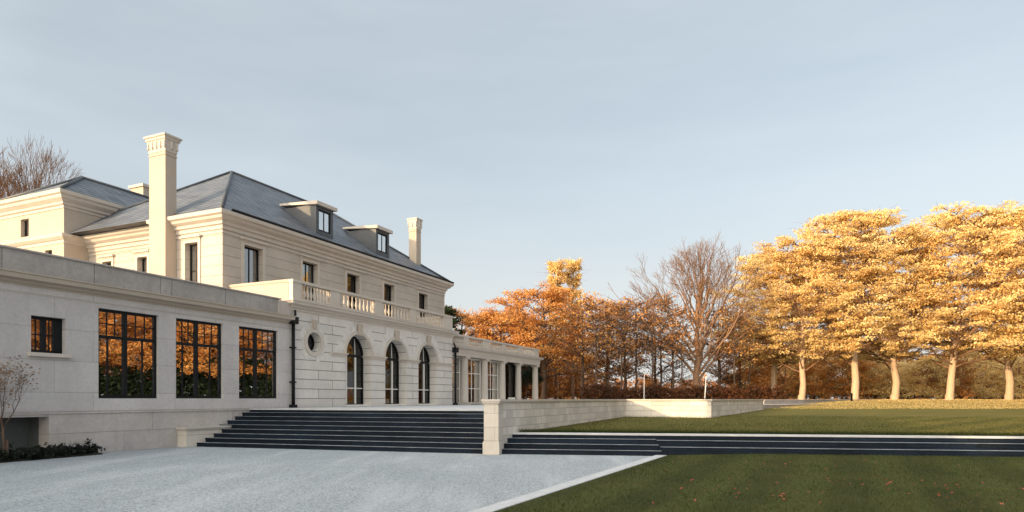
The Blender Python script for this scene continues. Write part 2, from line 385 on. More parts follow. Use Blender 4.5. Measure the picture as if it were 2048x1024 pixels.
# ------------------------------------------------------------ plan of the house
TAN = 586.0 / F
D1 = Vector((TAN, 1)).normalized(); D2 = Vector((-D1.y, D1.x))
OX, OY = -22.3 + TAN * 28.3, 28.3
def U(px, v=0.0):
    """distance along the facade at which the plane v is seen in photo column px"""
    x0 = -22.3 - v / D1.y; y = x0 * F / (px - 1610.0); x = x0 + TAN * y
    return (x - OX) * D1.x + (y - OY) * D1.y
def V(px, u):
    """depth into the house at which the cross plane u is seen in column px"""
    k = (px - 1024.0) / F; ax = OX + u * D1.x; ay = OY + u * D1.y
    return (k * ay - ax) / (D2.x - k * D2.y)
def W(u, v): return (OX + u * D1.x + v * D2.x, OY + u * D1.y + v * D2.y)
RZ = math.atan2(D1.y, D1.x)

house = empty('mansion', (OX, OY, 0), RZ, 'large cream limestone mansion with slate hipped roof, tall chimneys, low window wing and colonnade', 'mansion')
def H(mb, name, mat, parent=None, label=None, bevel=0.0):
    o = mb.build(name, mat, parent or house, bevel)
    if label: o['label'] = label
    return o

ZT = 1.32                    # terrace level
VC = 3.83; UC = U(445, VC); UE = U(889, VC); UL = U(905, 0)
EAVE = 10.2; VB = VC + 12.2
CORN = [(0, 9.45), (0.06, 9.45), (0.06, 9.62), (0.16, 9.66), (0.16, 9.78), (0.34, 9.88), (0.38, 9.98), (0.50, 10.04), (0.52, 10.2), (0, 10.2)]
VSTEP = VC + 3.9; US = UC + 0.65
VF = VC + 10.46
# ---- upper storey walls (hollow, with window openings)
W_HEAD = 9.0; W_SILL = 6.75
upc = [(U(490, VC) + U(523, VC)) / 2, (U(605, VC) + U(634, VC)) / 2, (U(694, VC) + U(718, VC)) / 2, (U(766, VC) + U(790, VC)) / 2, (U(835, VC) + U(857, VC)) / 2]
uww = 1.16
m = MB(); m.plate(rect(UC, UE, 0, 9.6), [rect(c - uww / 2, c + uww / 2, W_SILL, W_HEAD) for c in upc], VC, VC + 0.4); H(m, 'front_wall', 'limestone_courses', label='upper front wall with horizontal stone courses')
v1 = (V(370, UC) + V(398, UC)) / 2
m = MB(); m.plate(rect(VC + 0.4, VSTEP, 0, 9.6), [rect(v1 - .42, v1 + .42, W_SILL - .3, W_HEAD)], UC, UC + 0.4, side=True)
v2 = (V(275, US) + V(296, US)) / 2; v3 = (V(206, US) + V(224, US)) / 2
m.plate(rect(VSTEP, VF + .2, 0, 9.6), [rect(v2 - .36, v2 + .36, W_SILL, W_HEAD - .15), rect(v3 - .36, v3 + .36, W_SILL, W_HEAD - .15)], US, US + 0.4, side=True)
m.box(UC + .4, US, VSTEP - .4, VSTEP - 0.003, 0, 9.6)
H(m, 'side_wall', 'limestone_courses', label='sunlit gable side wall')
m = MB(); m.box(UE - 0.4, UE + .002, VC + 0.41, VB, 0, 9.6); m.box(UC + .7, UE - .41, VB - .4, VB - .002, 0, 9.6); H(m, 'rear_wall', 'limestone_courses')
m = MB(); m.box(UC + .5, UE - .5, VC + .5, VB - .5, 5.6, 5.8); H(m, 'upper_floor', 'dark_interior')
m = MB(); m.box(UC + .75, UE - .5, VC + 3.2, VC + 3.3, 5.81, 9.6); H(m, 'inner_wall', 'interior_wall')
m = MB(); m.sweep([(US, VF + 0.1), (US, VSTEP), (UC, VSTEP), (UC, VC), (UE, VC), (UE, VB)], CORN); H(m, 'main_cornice', 'limestone_trim')
m = MB(); m.sweep([(US, VF + 0.1), (US, VSTEP), (UC, VSTEP), (UC, VC), (UE, VC), (UE, VB)], [(0.0, 9.28), (0.035, 9.28), (0.035, 9.36), (0.0, 9.36)]); H(m, 'string_course', 'limestone_trim')
# gutter
m = MB(); m.sweep([(UC + 0.1, VC - .38), (UE + .42, VC - .38), (UE + .42, VB)], [(0.0, 10.21), (0.11, 10.23), (0.13, 10.33), (0.10, 10.33), (0.09, 10.26), (0.0, 10.25)]); H(m, 'gutter', 'black_metal')
# ---- main roof
def hip(m, u0, u1, vv0, vv1, z0, a, rise, flat=None):
    """hipped roof; ridge along u"""
    vm = (vv0 + vv1) / 2
    A, B, Cc, D = (u0, vv0, z0), (u1, vv0, z0), (u1, vv1, z0), (u0, vv1, z0)
    E, Ff = (u0 + a, vm, z0 + rise), (u1 - a, vm, z0 + rise)
    m.add([A, B, Cc, D, E, Ff], [(0, 1, 5, 4), (1, 2, 5), (2, 3, 4, 5), (3, 0, 4), (3, 2, 1, 0)])
    return A, B, Cc, D, E, Ff
a0 = 0.42
m = MB(); A, B, Cc, D, E, Ff = hip(m, UC - a0, UE + a0, VC - a0, VB + a0, 10.215, 6.1 + a0, 4.60); roof = H(m, 'roof', 'slate_tiles', label='blue slate hipped roof')
def ridge(pts, parent, r=0.09, name='hip_flashing'):
    for p, q in pts:
        mm = MB(); mm.tube([Vector(p) + Vector((0, 0, .02)), Vector(q) + Vector((0, 0, .03))], [r, r], 6); mm.build(name, 'lead_sheet', parent)
ridge([(A, E), (D, E), (E, Ff), (Ff, B), (Ff, Cc)], roof)
def roof_z(u, v):
    k = 4.60 / (6.1 + a0)
    return 10.215 + k * max(0, min(v - (VC - a0), u - (UC - a0), UE + a0 - u, VB + a0 - v))

def window(cx, z0, z1, w, plane, depth, frame='white_paint', bars=(2, 2), side=False, surround=True, curtain=None, name='window', glassm='window_glass', pane_in=None):
    """a window set back from the plane; side=True faces -u, else faces -v"""
    def bx(mm, a, b, c, d, e, f):   # along, depth, z
        if side: mm.box(c, d, a, b, e, f)
        else: mm.box(a, b, c, d, e, f)
    p = plane + depth
    fr = MB(); t = 0.07
    x0, x1 = cx - w / 2 + .004, cx + w / 2 - .004; zz0, zz1 = z0 + .004, z1 - .004
    bx(fr, x0, x0 + t, p, p + .08, zz0, zz1); bx(fr, x1 - t, x1, p, p + .08, zz0, zz1)
    bx(fr, x0 + t, x1 - t, p, p + .08, zz0, zz0 + t); bx(fr, x0 + t, x1 - t, p, p + .08, zz1 - t, zz1)
    nb, nr = bars
    for i in range(1, nb): q = x0 + (x1 - x0) * i / nb; bx(fr, q - .025, q + .025, p + .012, p + .06, zz0 + t, zz1 - t)
    for i in range(1, nr): q = zz0 + (zz1 - zz0) * i / nr; bx(fr, x0 + t, x1 - t, p + .018, p + .056, q - .022, q + .022)
    fo = H(fr, name, frame)
    g = MB(); bx(g, x0 + t, x1 - t, p + .035, p + .042, zz0 + t, zz1 - t); g.build('pane', glassm, fo)
    if surround:
        s = MB(); q = plane - .045; e = .16
        bx(s, cx - w / 2 - e, cx - w / 2 - .002, q, plane - .003, z0, z1 + e); bx(s, cx + w / 2 + .002, cx + w / 2 + e, q, plane - .003, z0, z1 + e)
        bx(s, cx - w / 2 - .002, cx + w / 2 + .002, q, plane - .003, z1 + .002, z1 + e)
        bx(s, cx - w / 2 - e - .08, cx + w / 2 + e + .08, plane - .16, plane - .003, z1 + e + .06, z1 + e + .15)
        bx(s, cx - w / 2 - e, cx + w / 2 + e, plane - .08, plane - .003, z1 + e + .002, z1 + e + .058)
        bx(s, cx - w / 2 - e, cx + w / 2 + e, plane - .12, plane - .003, z0 - .12, z0 - .002)
        s.build('surround', 'limestone_trim', fo)
    if curtain:
        c = MB(); k0, k1, cm = curtain
        bx(c, x0 + (x1 - x0) * k0, x0 + (x1 - x0) * k1, p + .12, p + .14, zz0 + .02, zz1 - .02); c.build('curtain', cm, fo)
    return fo
cur = [(0.0, 1.0, 'wood_blind'), (0.0, .5, 'curtain_cloth'), None, None, (0.55, 0.8, 'curtain_cloth')]
for i, c in enumerate(upc): window(c, W_SILL, W_HEAD, uww, VC, 0.26, 'black_metal', ((2, 1), (2, 1), (1, 1), (1, 1), (1, 1))[i], curtain=cur[i], glassm='clear_glass' if i < 2 else 'dark_glass')
window(v1, W_SILL - .3, W_HEAD, .84, UC, 0.24, 'black_metal', (2, 2), side=True, curtain=(0.1, 1.0, 'curtain_cloth'))
window(v2, W_SILL, W_HEAD - .15, .72, US, 0.24, 'black_metal', (2, 2), side=True, curtain=(0.5, 1.0, 'curtain_cloth'))
window(v3, W_SILL, W_HEAD - .15, .72, US, 0.24, 'black_metal', (2, 2), side=True)

# ---- chimneys
def chimney(u0, u1, va, vb, z0, z1, label, k=1.0):
    m = MB(); m.box(u0, u1, va, vb, z0, z1 - .78)
    pth = [(u0, vb), (u0, va), (u1, va), (u1, vb)]
    m.sweep(pth, [(-.1, z1 - .95), (.025, z1 - .95), (.025, z1 - .9), (-.1, z1 - .9)], closed=True)
    c = H(m, 'chimney', 'limestone_plain', label=label)
    m = MB()
    m.sweep(pth, [(-.1, z1 - .779), (.02, z1 - .779), (.03, z1 - .6), (.04, z1 - .42), (.07, z1 - .26), (.12 * k, z1 - .22), (.12 * k, z1 - .14), (.18 * k, z1 - .10), (.18 * k, z1 - .02), (.14 * k, z1), (-.1, z1)], closed=True)
    m.box(u0 + .08, u1 - .08, va + .08, vb - .08, z1 - .778, z1 - .05)
    m.build('chimney_cap', 'limestone_trim', c)
    # carved brackets under the cap
    m = MB()
    nv = max(2, int((vb - va) / .27))
    for i in range(nv + 1):
        q = va + (vb - va) * i / nv
        m.lathe(u0 - .045, q, [(0.01, z1 - .66), (.06, z1 - .6), (.04, z1 - .48), (.06, z1 - .36), (.06, z1 - .27)], 7)
    nu = max(2, int((u1 - u0) / .27))
    for i in range(1, nu + 1):
        q = u0 + (u1 - u0) * i / nu
        m.lathe(q, va - .045, [(0.01, z1 - .66), (.06, z1 - .6), (.04, z1 - .48), (.06, z1 - .36), (.06, z1 - .27)], 7)
    m.build('carved_bracket', 'limestone_trim', c)
    m = MB(); m.box(u0 + .17, u1 - .17, va + .2, vb - .2, z1 - .05, z1 + .05); m.build('flue', 'black_metal', c)
    return c
va = V(330, UC - .62)
chimney(UC - .60, UC - .012, va, va + 1.10, 0, 14.05, 'very tall square chimney rising from the sunlit side wall')
chimney(17.75, 18.35, 5.05, 5.68, 11.0, 14.7, 'slender chimney at the far end of the roof', .6)

# ---- dormers
def dormer(u0, w, label):
    vf = VC + .50; zb = roof_z(u0 + 1, vf) - .06; zt = 12.5
    m = MB()
    # cheeks and front with opening
    d = H(m.plate(rect(u0, u0 + w, zb, zt), [rect(u0 + .2, u0 + w - .2, zb + .28, zt - .22)], vf, vf + .12), 'dormer', 'lead_sheet', label=label)
    m = MB()
    for q in (u0 + .002, u0 + w - .102): m.box(q, q + .1, vf + .122, vf + 2.4, zb - .4 + .0, zt - .003)
    m.build('cheek', 'lead_sheet', d)
    m = MB(); m.add([(u0 - .14, vf - .2, zt - .06), (u0 + w + .14, vf - .2, zt - .06), (u0 + w + .14, vf + 2.5, zt + .16), (u0 - .14, vf + 2.5, zt + .16),
                     (u0 - .14, vf - .2, zt + .14), (u0 + w + .14, vf - .2, zt + .14), (u0 + w + .14, vf + 2.5, zt + .27), (u0 - .14, vf + 2.5, zt + .27)],
                    [(3, 2, 1, 0), (4, 5, 6, 7), (0, 1, 5, 4), (1, 2, 6, 5), (2, 3, 7, 6), (3, 0, 4, 7)])
    m.build('dormer_roof', 'limestone_trim', d)
    m = MB(); x0, x1, z0, z1 = u0 + .2, u0 + w - .2, zb + .28, zt - .22
    m.box(x0 + .003, x0 + .09, vf + .05, vf + .11, z0, z1); m.box(x1 - .09, x1 - .003, vf + .05, vf + .11, z0, z1)
    m.box(x0 + .09, x1 - .09, vf + .05, vf + .11, z0 + .003, z0 + .09); m.box(x0 + .09, x1 - .09, vf + .05, vf + .11, z1 - .09, z1 - .003)
    m.box((x0 + x1) / 2 - .03, (x0 + x1) / 2 + .03, vf + .055, vf + .1, z0 + .09, z1 - .09)
    m.build('window_frame', 'black_metal', d)
    m = MB(); m.box(x0 + .09, x1 - .09, vf + .075, vf + .08, z0 + .09, z1 - .09); m.build('pane', 'window_glass', d)
    m = MB(); m.box(x0 + .05, x0 + (x1 - x0) * .6, vf + .2, vf + .22, z0 + .05, z1 - .05); m.build('curtain', 'curtain_cloth', d)
dormer(U(618, VC + 1), 1.42, 'nearer of the two roof dormers'); dormer(U(739, VC + 1), 1.42, 'farther of the two roof dormers')

# ---- arcaded ground storey
AW = 2.05; arcs = [4.60, 7.83, 11.12]; ZS = 3.9
RC = (1.31, 4.27, 0.45)
holes = [arch(c - AW / 2, c + AW / 2, ZT + .02, ZS) for c in arcs] + [circ(*RC)]
m = MB(); m.plate(rect(0, UL, 0, 5.62), holes, 0, 0.66)
m.box(0, .5, .661, VC - .002, 0, 5.62); m.box(UL - .5, UL, .661, VC - .002, 0, 5.62)
H(m, 'arcade_wall', 'limestone_rusticated', label='rusticated ground storey with three arches and a round window')
m = MB(); m.box(.51, UL - .51, .67, VC - .01, 5.45, 5.6); m.box(.51, UL - .51, VC - .14, VC - .02, ZT, 5.44); m.box(.51, UL - .51, .67, VC - .15, ZT - .1, ZT + .01); H(m, 'arcade_interior', 'dark_interior')
def wedge_ring(cx, cz, r0, r1, a0_, a1_, n, gap, y0, y1, mb, key=None):
    for i in range(n):
        b0 = a0_ + (a1_ - a0_) * i / n + gap; b1 = a0_ + (a1_ - a0_) * (i + 1) / n - gap
        rr = r1 + (.16 if i % 2 == 0 else 0.0)
        if key is not None and i == n // 2: continue
        pts = [(cx + r0 * math.cos(b), cz + r0 * math.sin(b)) for b in (b0, (b0 + b1) / 2, b1)] + [(cx + rr * math.cos(b), min(5.5, cz + rr * math.sin(b))) for b in (b1, b0)]
        H(MB().plate(pts, [], y0, y1), 'voussoir', 'limestone_face')
m = None
for c in arcs: wedge_ring(c, ZS + .0, AW / 2 + .155, AW / 2 + .46, R(6), R(174), 9, R(.55), -.022, -.002, m, 1)
wedge_ring(RC[0], RC[1], .645, .80, R(-80), R(280), 10, R(1.0), -.022, -.002, m, 1)
for c in arcs:
    m = MB(); outer = [(c + (AW / 2 + .15) * math.cos(math.pi * i / 24), ZS + (AW / 2 + .15) * math.sin(math.pi * i / 24)) for i in range(25)]
    inner = [(c + (AW / 2 + .004) * math.cos(math.pi * i / 24), ZS + (AW / 2 + .004) * math.sin(math.pi * i / 24)) for i in range(24, -1, -1)]
    m.plate(outer + inner, [], -.06, -.003); H(m, 'arch_moulding', 'limestone_trim')
    m = MB(); m.plate([(c - .12, ZS + AW / 2 - .06), (c + .12, ZS + AW / 2 - .06), (c + .19, ZS + AW / 2 + .5), (c - .19, ZS + AW / 2 + .5)], [], -.14, -.063); H(m, 'keystone', 'limestone_plain')
    # glazed door
    y = .50; zb = ZT + .025; r = AW / 2
    fr = MB()
    ring = arch(c - r + .004, c + r - .004, zb, ZS); ring2 = arch(c - r + .10, c + r - .10, zb + .12, ZS)
    fr.plate(ring, [ring2], y, y + .1); fr.box(c - r + .1, c + r - .1, y + .005, y + .095, ZS - .09, ZS + .05)
    d = H(fr, 'arched_door', 'black_metal')
    fr = MB()
    for k in (-.36, .36): fr.box(c + k - .045, c + k + .045, y - .02, y + .08, zb + .12, ZS - .09)
    for k in (-.36, .36): fr.tube([(c + k, y + .03, ZS + .05), (c + k * .9, y + .03, ZS + r * .93 - .1)], [.03, .02], 6)
    fr.box(c - r + .1, c + r - .1, y + .01, y + .07, ZT + .9, ZT + .95)
    fr.build('mullion', 'white_paint', d)
    g = MB(); g.plate(arch(c - r + .1, c + r - .1, zb + .12, ZS), [], y + .045, y + .052); g.build('pane', 'dark_glass', d)
    g = MB(); g.box(c - r + .004, c + r - .004, .02, y - .01, ZT + .024, ZT + .10); g.build('threshold', 'white_paint', d)
# impost band wrapping into the arches
imp = [(-.03, ZS - .15), (.05, ZS - .15), (.05, ZS - .06), (.11, ZS - .03), (.11, ZS + .02), (-.03, ZS + .02)]
segs = [(2.45, arcs[0] - AW / 2)] + [(arcs[i] + AW / 2, arcs[i + 1] - AW / 2) for i in range(2)] + [(arcs[2] + AW / 2, UL)]
for i, (p, q) in enumerate(segs):
    pth = [(p, 0), (q, 0)]
    if i > 0: pth = [(p, .49)] + pth
    if i < 3: pth = pth + [(q, .49)]
    H(MB().sweep(pth, [(max(o, .003), z) for o, z in imp]), 'impost_band', 'limestone_trim')
# round window
m = MB(); m.plate(circ(RC[0], RC[1], .64), [circ(RC[0], RC[1], .455)], -.07, -.003); ro = H(m, 'round_window', 'limestone_trim')
m = MB(); m.plate(circ(RC[0], RC[1], .448), [circ(RC[0], RC[1], .39)], .34, .42); m.box(RC[0] - .38, RC[0] + .38, .36, .39, RC[1] - .015, RC[1] + .015)
m.box(RC[0] - .015, RC[0] + .015, .355, .385, RC[1] - .38, RC[1] + .38); m.build('frame', 'black_metal', ro)
m = MB(); m.plate(circ(RC[0], RC[1], .389), [], .395, .40); m.build('pane', 'dark_glass', ro)
m = MB(); m.plate([(RC[0] - .10, RC[1] + .62), (RC[0] + .10, RC[1] + .62), (RC[0] + .15, RC[1] + 1.0), (RC[0] - .15, RC[1] + 1.0)], [], -.13, -.04); m.build('keystone', 'limestone_plain', ro)
# balcony cornice + floor
BC = [(-.3, 5.56), (.05, 5.56), (.05, 5.66), (.14, 5.70), (.14, 5.76), (.30, 5.83), (.30, 5.93), (.35, 5.955), (.35, 5.985), (-.3, 5.985)]
m = MB(); m.sweep([(0, VC - .05), (0, 0), (UL, 0), (UL, VC - .05)], BC); H(m, 'balcony_cornice', 'limestone_trim')
m = MB(); m.box(.31, UL - .31, .31, VC - .01, 5.7, 5.96); H(m, 'balcony_floor', 'limestone_plain')
# balustrade
def balustrade(name, runs, piers, y, zb, zt, th, rb, end_cover=True, label=None, nb=9):
    m = MB(); ua = piers[0][0]; ub = piers[-1][1]
    m.box(ua, ub, y - th / 2, y + th / 2, zb, zb + .16)
    for p, q in piers: m.box(p, q, y - th / 2 + .01, y + th / 2 - .01, zb + .161, zt - .12)
    m.box(ua - .03, ub + .03, y - th / 2 - .03, y + th / 2 + .03, zt - .119, zt)
    b = H(m, name, 'limestone_trim', label=label)
    h = zt - .12 - zb - .16; z0 = zb + .161
    prof = [(rb * .75, z0), (rb * .75, z0 + .04 * h), (rb * .45, z0 + .10 * h), (rb, z0 + .32 * h), (rb * .9, z0 + .42 * h), (rb * .4, z0 + .68 * h), (rb * .5, z0 + .85 * h), (rb * .75, z0 + .93 * h), (rb * .75, z0 + h - .002)]
    base = None
    for p, q in runs:
        for i in range(nb):
            x = p + (q - p) * (i + .5) / nb
            if base is None:
                mm = MB(); mm.lathe(0, 0, prof, 12); base = mm.build('baluster', 'limestone_trim', b); base.location = (x, y, 0)
            else:
                c = base.copy(); COL.objects.link(c); c.parent = b; c.location = (x, y, 0)
    return b
edges = [590, 603, 661, 680, 750, 765, 821, 833, 887, 905]; ue = [U(e, .0) for e in edges]; ue[0] = .0; ue[-1] = UL
piers = [(ue[i], ue[i + 1]) for i in range(0, 10, 2)]; runs = [(ue[i], ue[i + 1]) for i in range(1, 9, 2)]
balustrade('balustrade', runs, piers, .0 +   .12, 5.987, 6.93, .26, .07, label='stone balustrade of the first floor balcony')
m = MB(); m.box(-.005, .25, .262, VC - .004, 5.987, 6.82); m.box(-.04, .29, .29, VC - .004, 6.821, 6.935); H(m, 'side_parapet', 'limestone_plain', label='solid sunlit parapet at the balcony end')
m = MB(); m.box(UL - .25, UL - .01, .262, VC, 5.987, 6.82); m.box(UL - .29, UL + .03, .29, VC, 6.821, 6.93); H(m, 'side_parapet', 'limestone_plain')

# ---- rainwater pipes
def pipe(u, z1, mir=1):
    m = MB(); m.tube([(u, -.14, ZT), (u, -.14, z1 - .3)], [.075, .075], 10)
    m.box(u - .16, u + .16, -.3, -.005, z1 - .3, z1); m.box(u - .12, u + .12, -.26, -.02, ZT + .002, ZT + .14)
    for z in (2.4, 3.9): m.box(u - .1, u + .1, -.23, -.003, z, z + .06)
    m.tube([(u, -.14, z1 - .05), (u + .1 * mir, -.16, z1 + .12), (u + .16 * mir, -.1, z1 + .3)], [.05, .05, .05], 8)
    H(m, 'rainwater_pipe', 'black_metal')
pipe(-.12, 5.25); pipe(UL + .12, 4.95, -1)

# ---- colonnade
U1 = 29.1; UR = 25.9; Z_EN = 4.52
cu = [U(930, .3), U(970, .3), U(1005, .3), U(1037, .3), U(1071, .3)]
cu = [15.75, 18.7, 21.65, 24.6, 28.55]
cu = [U(p, .35) for p in (930, 970, 1005, 1037, 1071)]
ECOR = [(-.4, Z_EN), (0, Z_EN), (0, 4.72), (.03, 4.725), (.03, 4.93), (.10, 4.96), (.24, 5.03), (.26, 5.12), (.30, 5.14), (.30, 5.17), (-.4, 5.17)]
m = MB(); m.sweep([(UL + .002, .08), (U1, .08), (U1, VC + .3)], ECOR); H(m, 'entablature', 'limestone_trim')
m = MB(); m.box(UL + .01, U1 - .42, .49, VC + .3, 4.9, 5.1); H(m, 'colonnade_roof', 'limestone_plain')
ce = [905, 907, 929, 940, 968, 982, 1006, 1014, 1037, 1047, 1070, 1083]; cue = [U(e, .1) for e in ce]; cue[0] = UL + .03; cue[-1] = U1 - .02
balustrade('colonnade_balustrade', [(cue[i], cue[i + 1]) for i in range(1, 11, 2)], [(cue[i], cue[i + 1]) for i in range(0, 12, 2)], .26, 5.172, 5.9, .22, .075, label='pierced stone parapet above the colonnade', nb=8)
m = MB(); m.box(U1 - .26, U1 - .03, .39, VC + .3, 5.172, 5.88); H(m, 'side_parapet', 'limestone_plain')
for c in cu + [None]:
    q = (c, .38) if c is not None else (U1 - .3, VC)
    m = MB(); m.lathe(q[0], q[1], [(.29, ZT + .16), (.26, ZT + .22), (.255, 2.4), (.225, Z_EN - .26), (.25, Z_EN - .22), (.23, Z_EN - .2), (.29, Z_EN - .12)], 20)
    m.box(q[0] - .31, q[0] + .31, q[1] - .29, q[1] + .29, Z_EN - .12, Z_EN - .003); m.box(q[0] - .33, q[0] + .33, q[1] - .3, q[1] + .3, ZT, ZT + .16)
    H(m, 'column', 'limestone_trim')
# glazed bays
bays = [UL + .02] + cu[:4]
for i in range(4):
    p, q = (bays[i] + (.27 if i else 0)), cu[i] - .27
    c = (p + q) / 2; w = q - p + .3
    if i < 3:
        window(c, ZT + .05, Z_EN - .02, w, .62, 0.0, 'white_paint', (2, 3), surround=False, name='colonnade_window', glassm='window_glass')
    else:
        window(c, ZT + .05, Z_EN - .02, w, .62, 0.0, 'black_metal', (1, 1), surround=False, name='colonnade_window', glassm='dark_glass')
m = MB(); m.box(UR, UR + .06, .75, VC + .2, ZT, 4.85); m.box(UL + .02, UR, VC + .21, VC + .3, ZT, 4.85); H(m, 'garden_room_wall', 'dark_interior')

# ---- low wing
NU1 = U(95); NU0 = NU1 - 6
WU0 = -30.0
def wpx(a, b, z0, z1): return rect(U(a), U(b), z0, z1)
wins = [(62, 131, 3.05, 4.12), (197, 317, 1.72, 4.58), (352, 446, 1.72, 4.58), (478, 556, 1.72, 4.58)]
m = MB(); m.plate([(WU0, 1.32), (0 - .001, 1.32), (0 - .001, 5.25), (WU0, 5.25)], [wpx(*w) for w in wins], 0, .42)
H(m, 'wing_wall', 'render_wall', label='pale rendered wall of the low wing')
m = MB(); m.plate([(WU0, 0), (NU0, 0), (NU0, 1.18), (NU1, 1.18), (NU1, 0), (-.002, 0), (-.002, 1.318), (WU0, 1.318)], [], -.07, .42)
m.box(WU0, -.003, -.11, -.071, 1.26, 1.33)
H(m, 'wing_plinth', 'plinth_stone')
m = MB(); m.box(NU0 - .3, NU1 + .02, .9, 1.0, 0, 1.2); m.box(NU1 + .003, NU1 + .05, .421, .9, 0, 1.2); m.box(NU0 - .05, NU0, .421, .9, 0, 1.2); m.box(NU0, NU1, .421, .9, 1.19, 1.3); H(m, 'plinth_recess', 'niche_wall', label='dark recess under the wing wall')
m = MB(); m.sweep([(WU0, 0), (-.19, 0)], [(-.1, 4.93), (.02, 4.93), (.02, 4.98), (.08, 5.0), (.12, 5.06), (.30, 5.10), (.32, 5.22), (.36, 5.24), (.36, 5.27), (-.1, 5.27)]); H(m, 'wing_cornice', 'limestone_plain')
m = MB(); m.sweep([(WU0, 0), (-.002, 0)], [(-.001, 4.72), (.018, 4.72), (.018, 4.745), (-.001, 4.745)]); H(m, 'string_course', 'limestone_trim')
pj = [WU0, U(-60), U(5), U(190), U(322), U(345), U(452), U(556)]
m = MB()
for i in range(len(pj) - 1):
    m.box(pj[i] + .012, pj[i + 1] - .012, .03, .2, 5.272, 5.93)
H(m, 'parapet_panel', 'panel_stone', label='weathered grey stone parapet panels')
m = MB(); m.box(WU0, -.36, .06, .5, 5.271, 5.90); m.box(U(556) + .01, -.02, -.02, .4, 5.272, 5.9); m.box(WU0, U(556) + .2, -.02, .55, 5.931, 5.985); H(m, 'parapet_coping', 'plinth_stone')
m = MB(); m.box(WU0, UC - .02, .56, 12, 5.0, 5.3); H(m, 'wing_roof', 'panel_stone')
m = MB(); m.box(WU0, -.1, .5, 6, 1.2, 1.3); H(m, 'wing_floor', 'interior_wall')
m = MB(); m.box(WU0, -.1, 6, 6.2, 1.3, 5.0); m.box(-.3, -.1, .43, 5.99, 1.31, 4.99); H(m, 'wing_inner_wall', 'interior_wall')
m = MB(); m.box(WU0 + .01, UC - .05, 12, 12.3, 0, 5.2); m.box(WU0, WU0 + .3, .45, 12, 0, 4.99); H(m, 'wing_rear_wall', 'render_wall')
def steel_window(a, b, z0, z1, big):
    x0, x1 = U(a) + .004, U(b) - .004; z0 += .004; z1 -= .004; y = .10 if big else .16
    fr = MB(); t = .085
    fr.box(x0, x0 + t, y, y + .12, z0, z1); fr.box(x1 - t - (.0 if big else .16), x1, y, y + .12, z0, z1)
    fr.box(x0 + t, x1 - t, y, y + .12, z0, z0 + t); fr.box(x0 + t, x1 - t, y, y + .12, z1 - t, z1)
    cxm = x0 + (x1 - x0) * .46; fr.box(cxm - .06, cxm + .06, y - .01, y + .13, z0 + t, z1 - t)
    if big:
        zt = z1 - (z1 - z0) * .31
        fr.box(x0 + t, x1 - t, y + .002, y + .118, zt - .05, zt + .05)
    f = H(fr, 'steel_window' if big else 'small_window', 'black_metal', label='large black steel window reflecting autumn trees' if big else None)
    gb = MB(); s = .014
    zt0 = (z1 - (z1 - z0) * .31 + .05) if big else z0 + t
    for (p, q) in ((x0 + t, cxm - .06), (cxm + .06, x1 - t - (0 if big else .16))):
        n = 3 if big else 2
        for i in range(1, n): xx = p + (q - p) * i / n; gb.box(xx - s, xx + s, y + .03, y + .075, zt0, z1 - t)
        zz = (zt0 + z1 - t) / 2; gb.box(p, q, y + .035, y + .07, zz - s, zz + s)
        if big:
            xx = p + (q - p) * (.36 if p < cxm - .2 else .58); gb.box(xx - .025, xx + .025, y + .03, y + .075, z0 + t, zt0 - .1)
    gb.build('glazing_bar', 'black_metal', f)
    g = MB(); g.box(x0 + t, x1 - t, y + .05, y + .056, z0 + t, z1 - t); g.build('pane', 'window_glass', f)
    if big:
        w = x1 - x0
        c = MB(); c.box(x0 + w * .30, x0 + w * .74, .9, .95, 1.31, z0 + (z1 - z0) * .60); c.build('dark_screen', 'dark_interior', f)
        c = MB()
        for k in range(7): q = x1 - w * .2 + k * w * .026; c.lathe(q, .62, [(w * .018, 1.31), (w * .016, z1 + .1)], 8)
        c.build('curtain', 'curtain_cloth', f)
    else:
        c = MB(); c.box(x0 - .1, x1 + .12, -.12, .14, z0 - .115, z0 - .006); c.build('sill', 'limestone_trim', f)
for i, w in enumerate(wins): steel_window(*w, i > 0)

# ---- tall far block at the left
FU = UC - .62; FV = VF; FW = 7.5
m = MB()
fw = (V(58, FU) + V(41, FU)) / 2; fw2 = (V(90, FU) + V(104, FU)) / 2
m.plate(rect(FV, FV + FW, 0, 12.0), [rect(fw - .36, fw + .36, 10.35, 11.3), rect(fw2 - .3, fw2 + .3, 8.4, 9.45)], FU, FU + .4, side=True)
m.box(FU + .402, FU + 14, FV, FV + .4, 0, 12.0); m.box(FU + .402, FU + 14, FV + FW - .4, FV + FW, 0, 12.0)
H(m, 'tower_wall', 'limestone_plain', label='plain cream walls of the taller rear block')
m = MB(); m.box(FU + 1.2, FU + 1.3, FV + .41, FV + FW - .41, 5, 12); H(m, 'inner_wall', 'interior_wall')
pth = [(FU, FV + FW), (FU, FV), (FU + 14, FV)]
m = MB(); m.sweep(pth, [(-.1, 11.5), (.04, 11.5), (.04, 11.62), (.14, 11.68), (.14, 11.78), (.34, 11.95), (.36, 12.08), (.46, 12.14), (.48, 12.32), (-.1, 12.32)]); H(m, 'tower_cornice', 'limestone_trim')
m = MB(); m.sweep([(FU, FV + FW), (FU, FV), (US + .1, FV)], [(-.05, 9.72), (.03, 9.72), (.03, 9.86), (.10, 9.9), (.22, 10.02), (.24, 10.16), (.1, 10.2), (-.05, 10.2)]); H(m, 'string_course', 'limestone_trim')
m = MB(); hb = 2.35 + .4
A2, B2, C2, D2_, E2, F2 = hip(m, FU - .4, FU + 14, FV - .4, FV + 4.7 + .4, 12.325, hb + .1, 1.78); r2 = H(m, 'tower_roof', 'slate_tiles')
ridge([(A2, E2), (D2_, E2), (E2, F2)], r2)
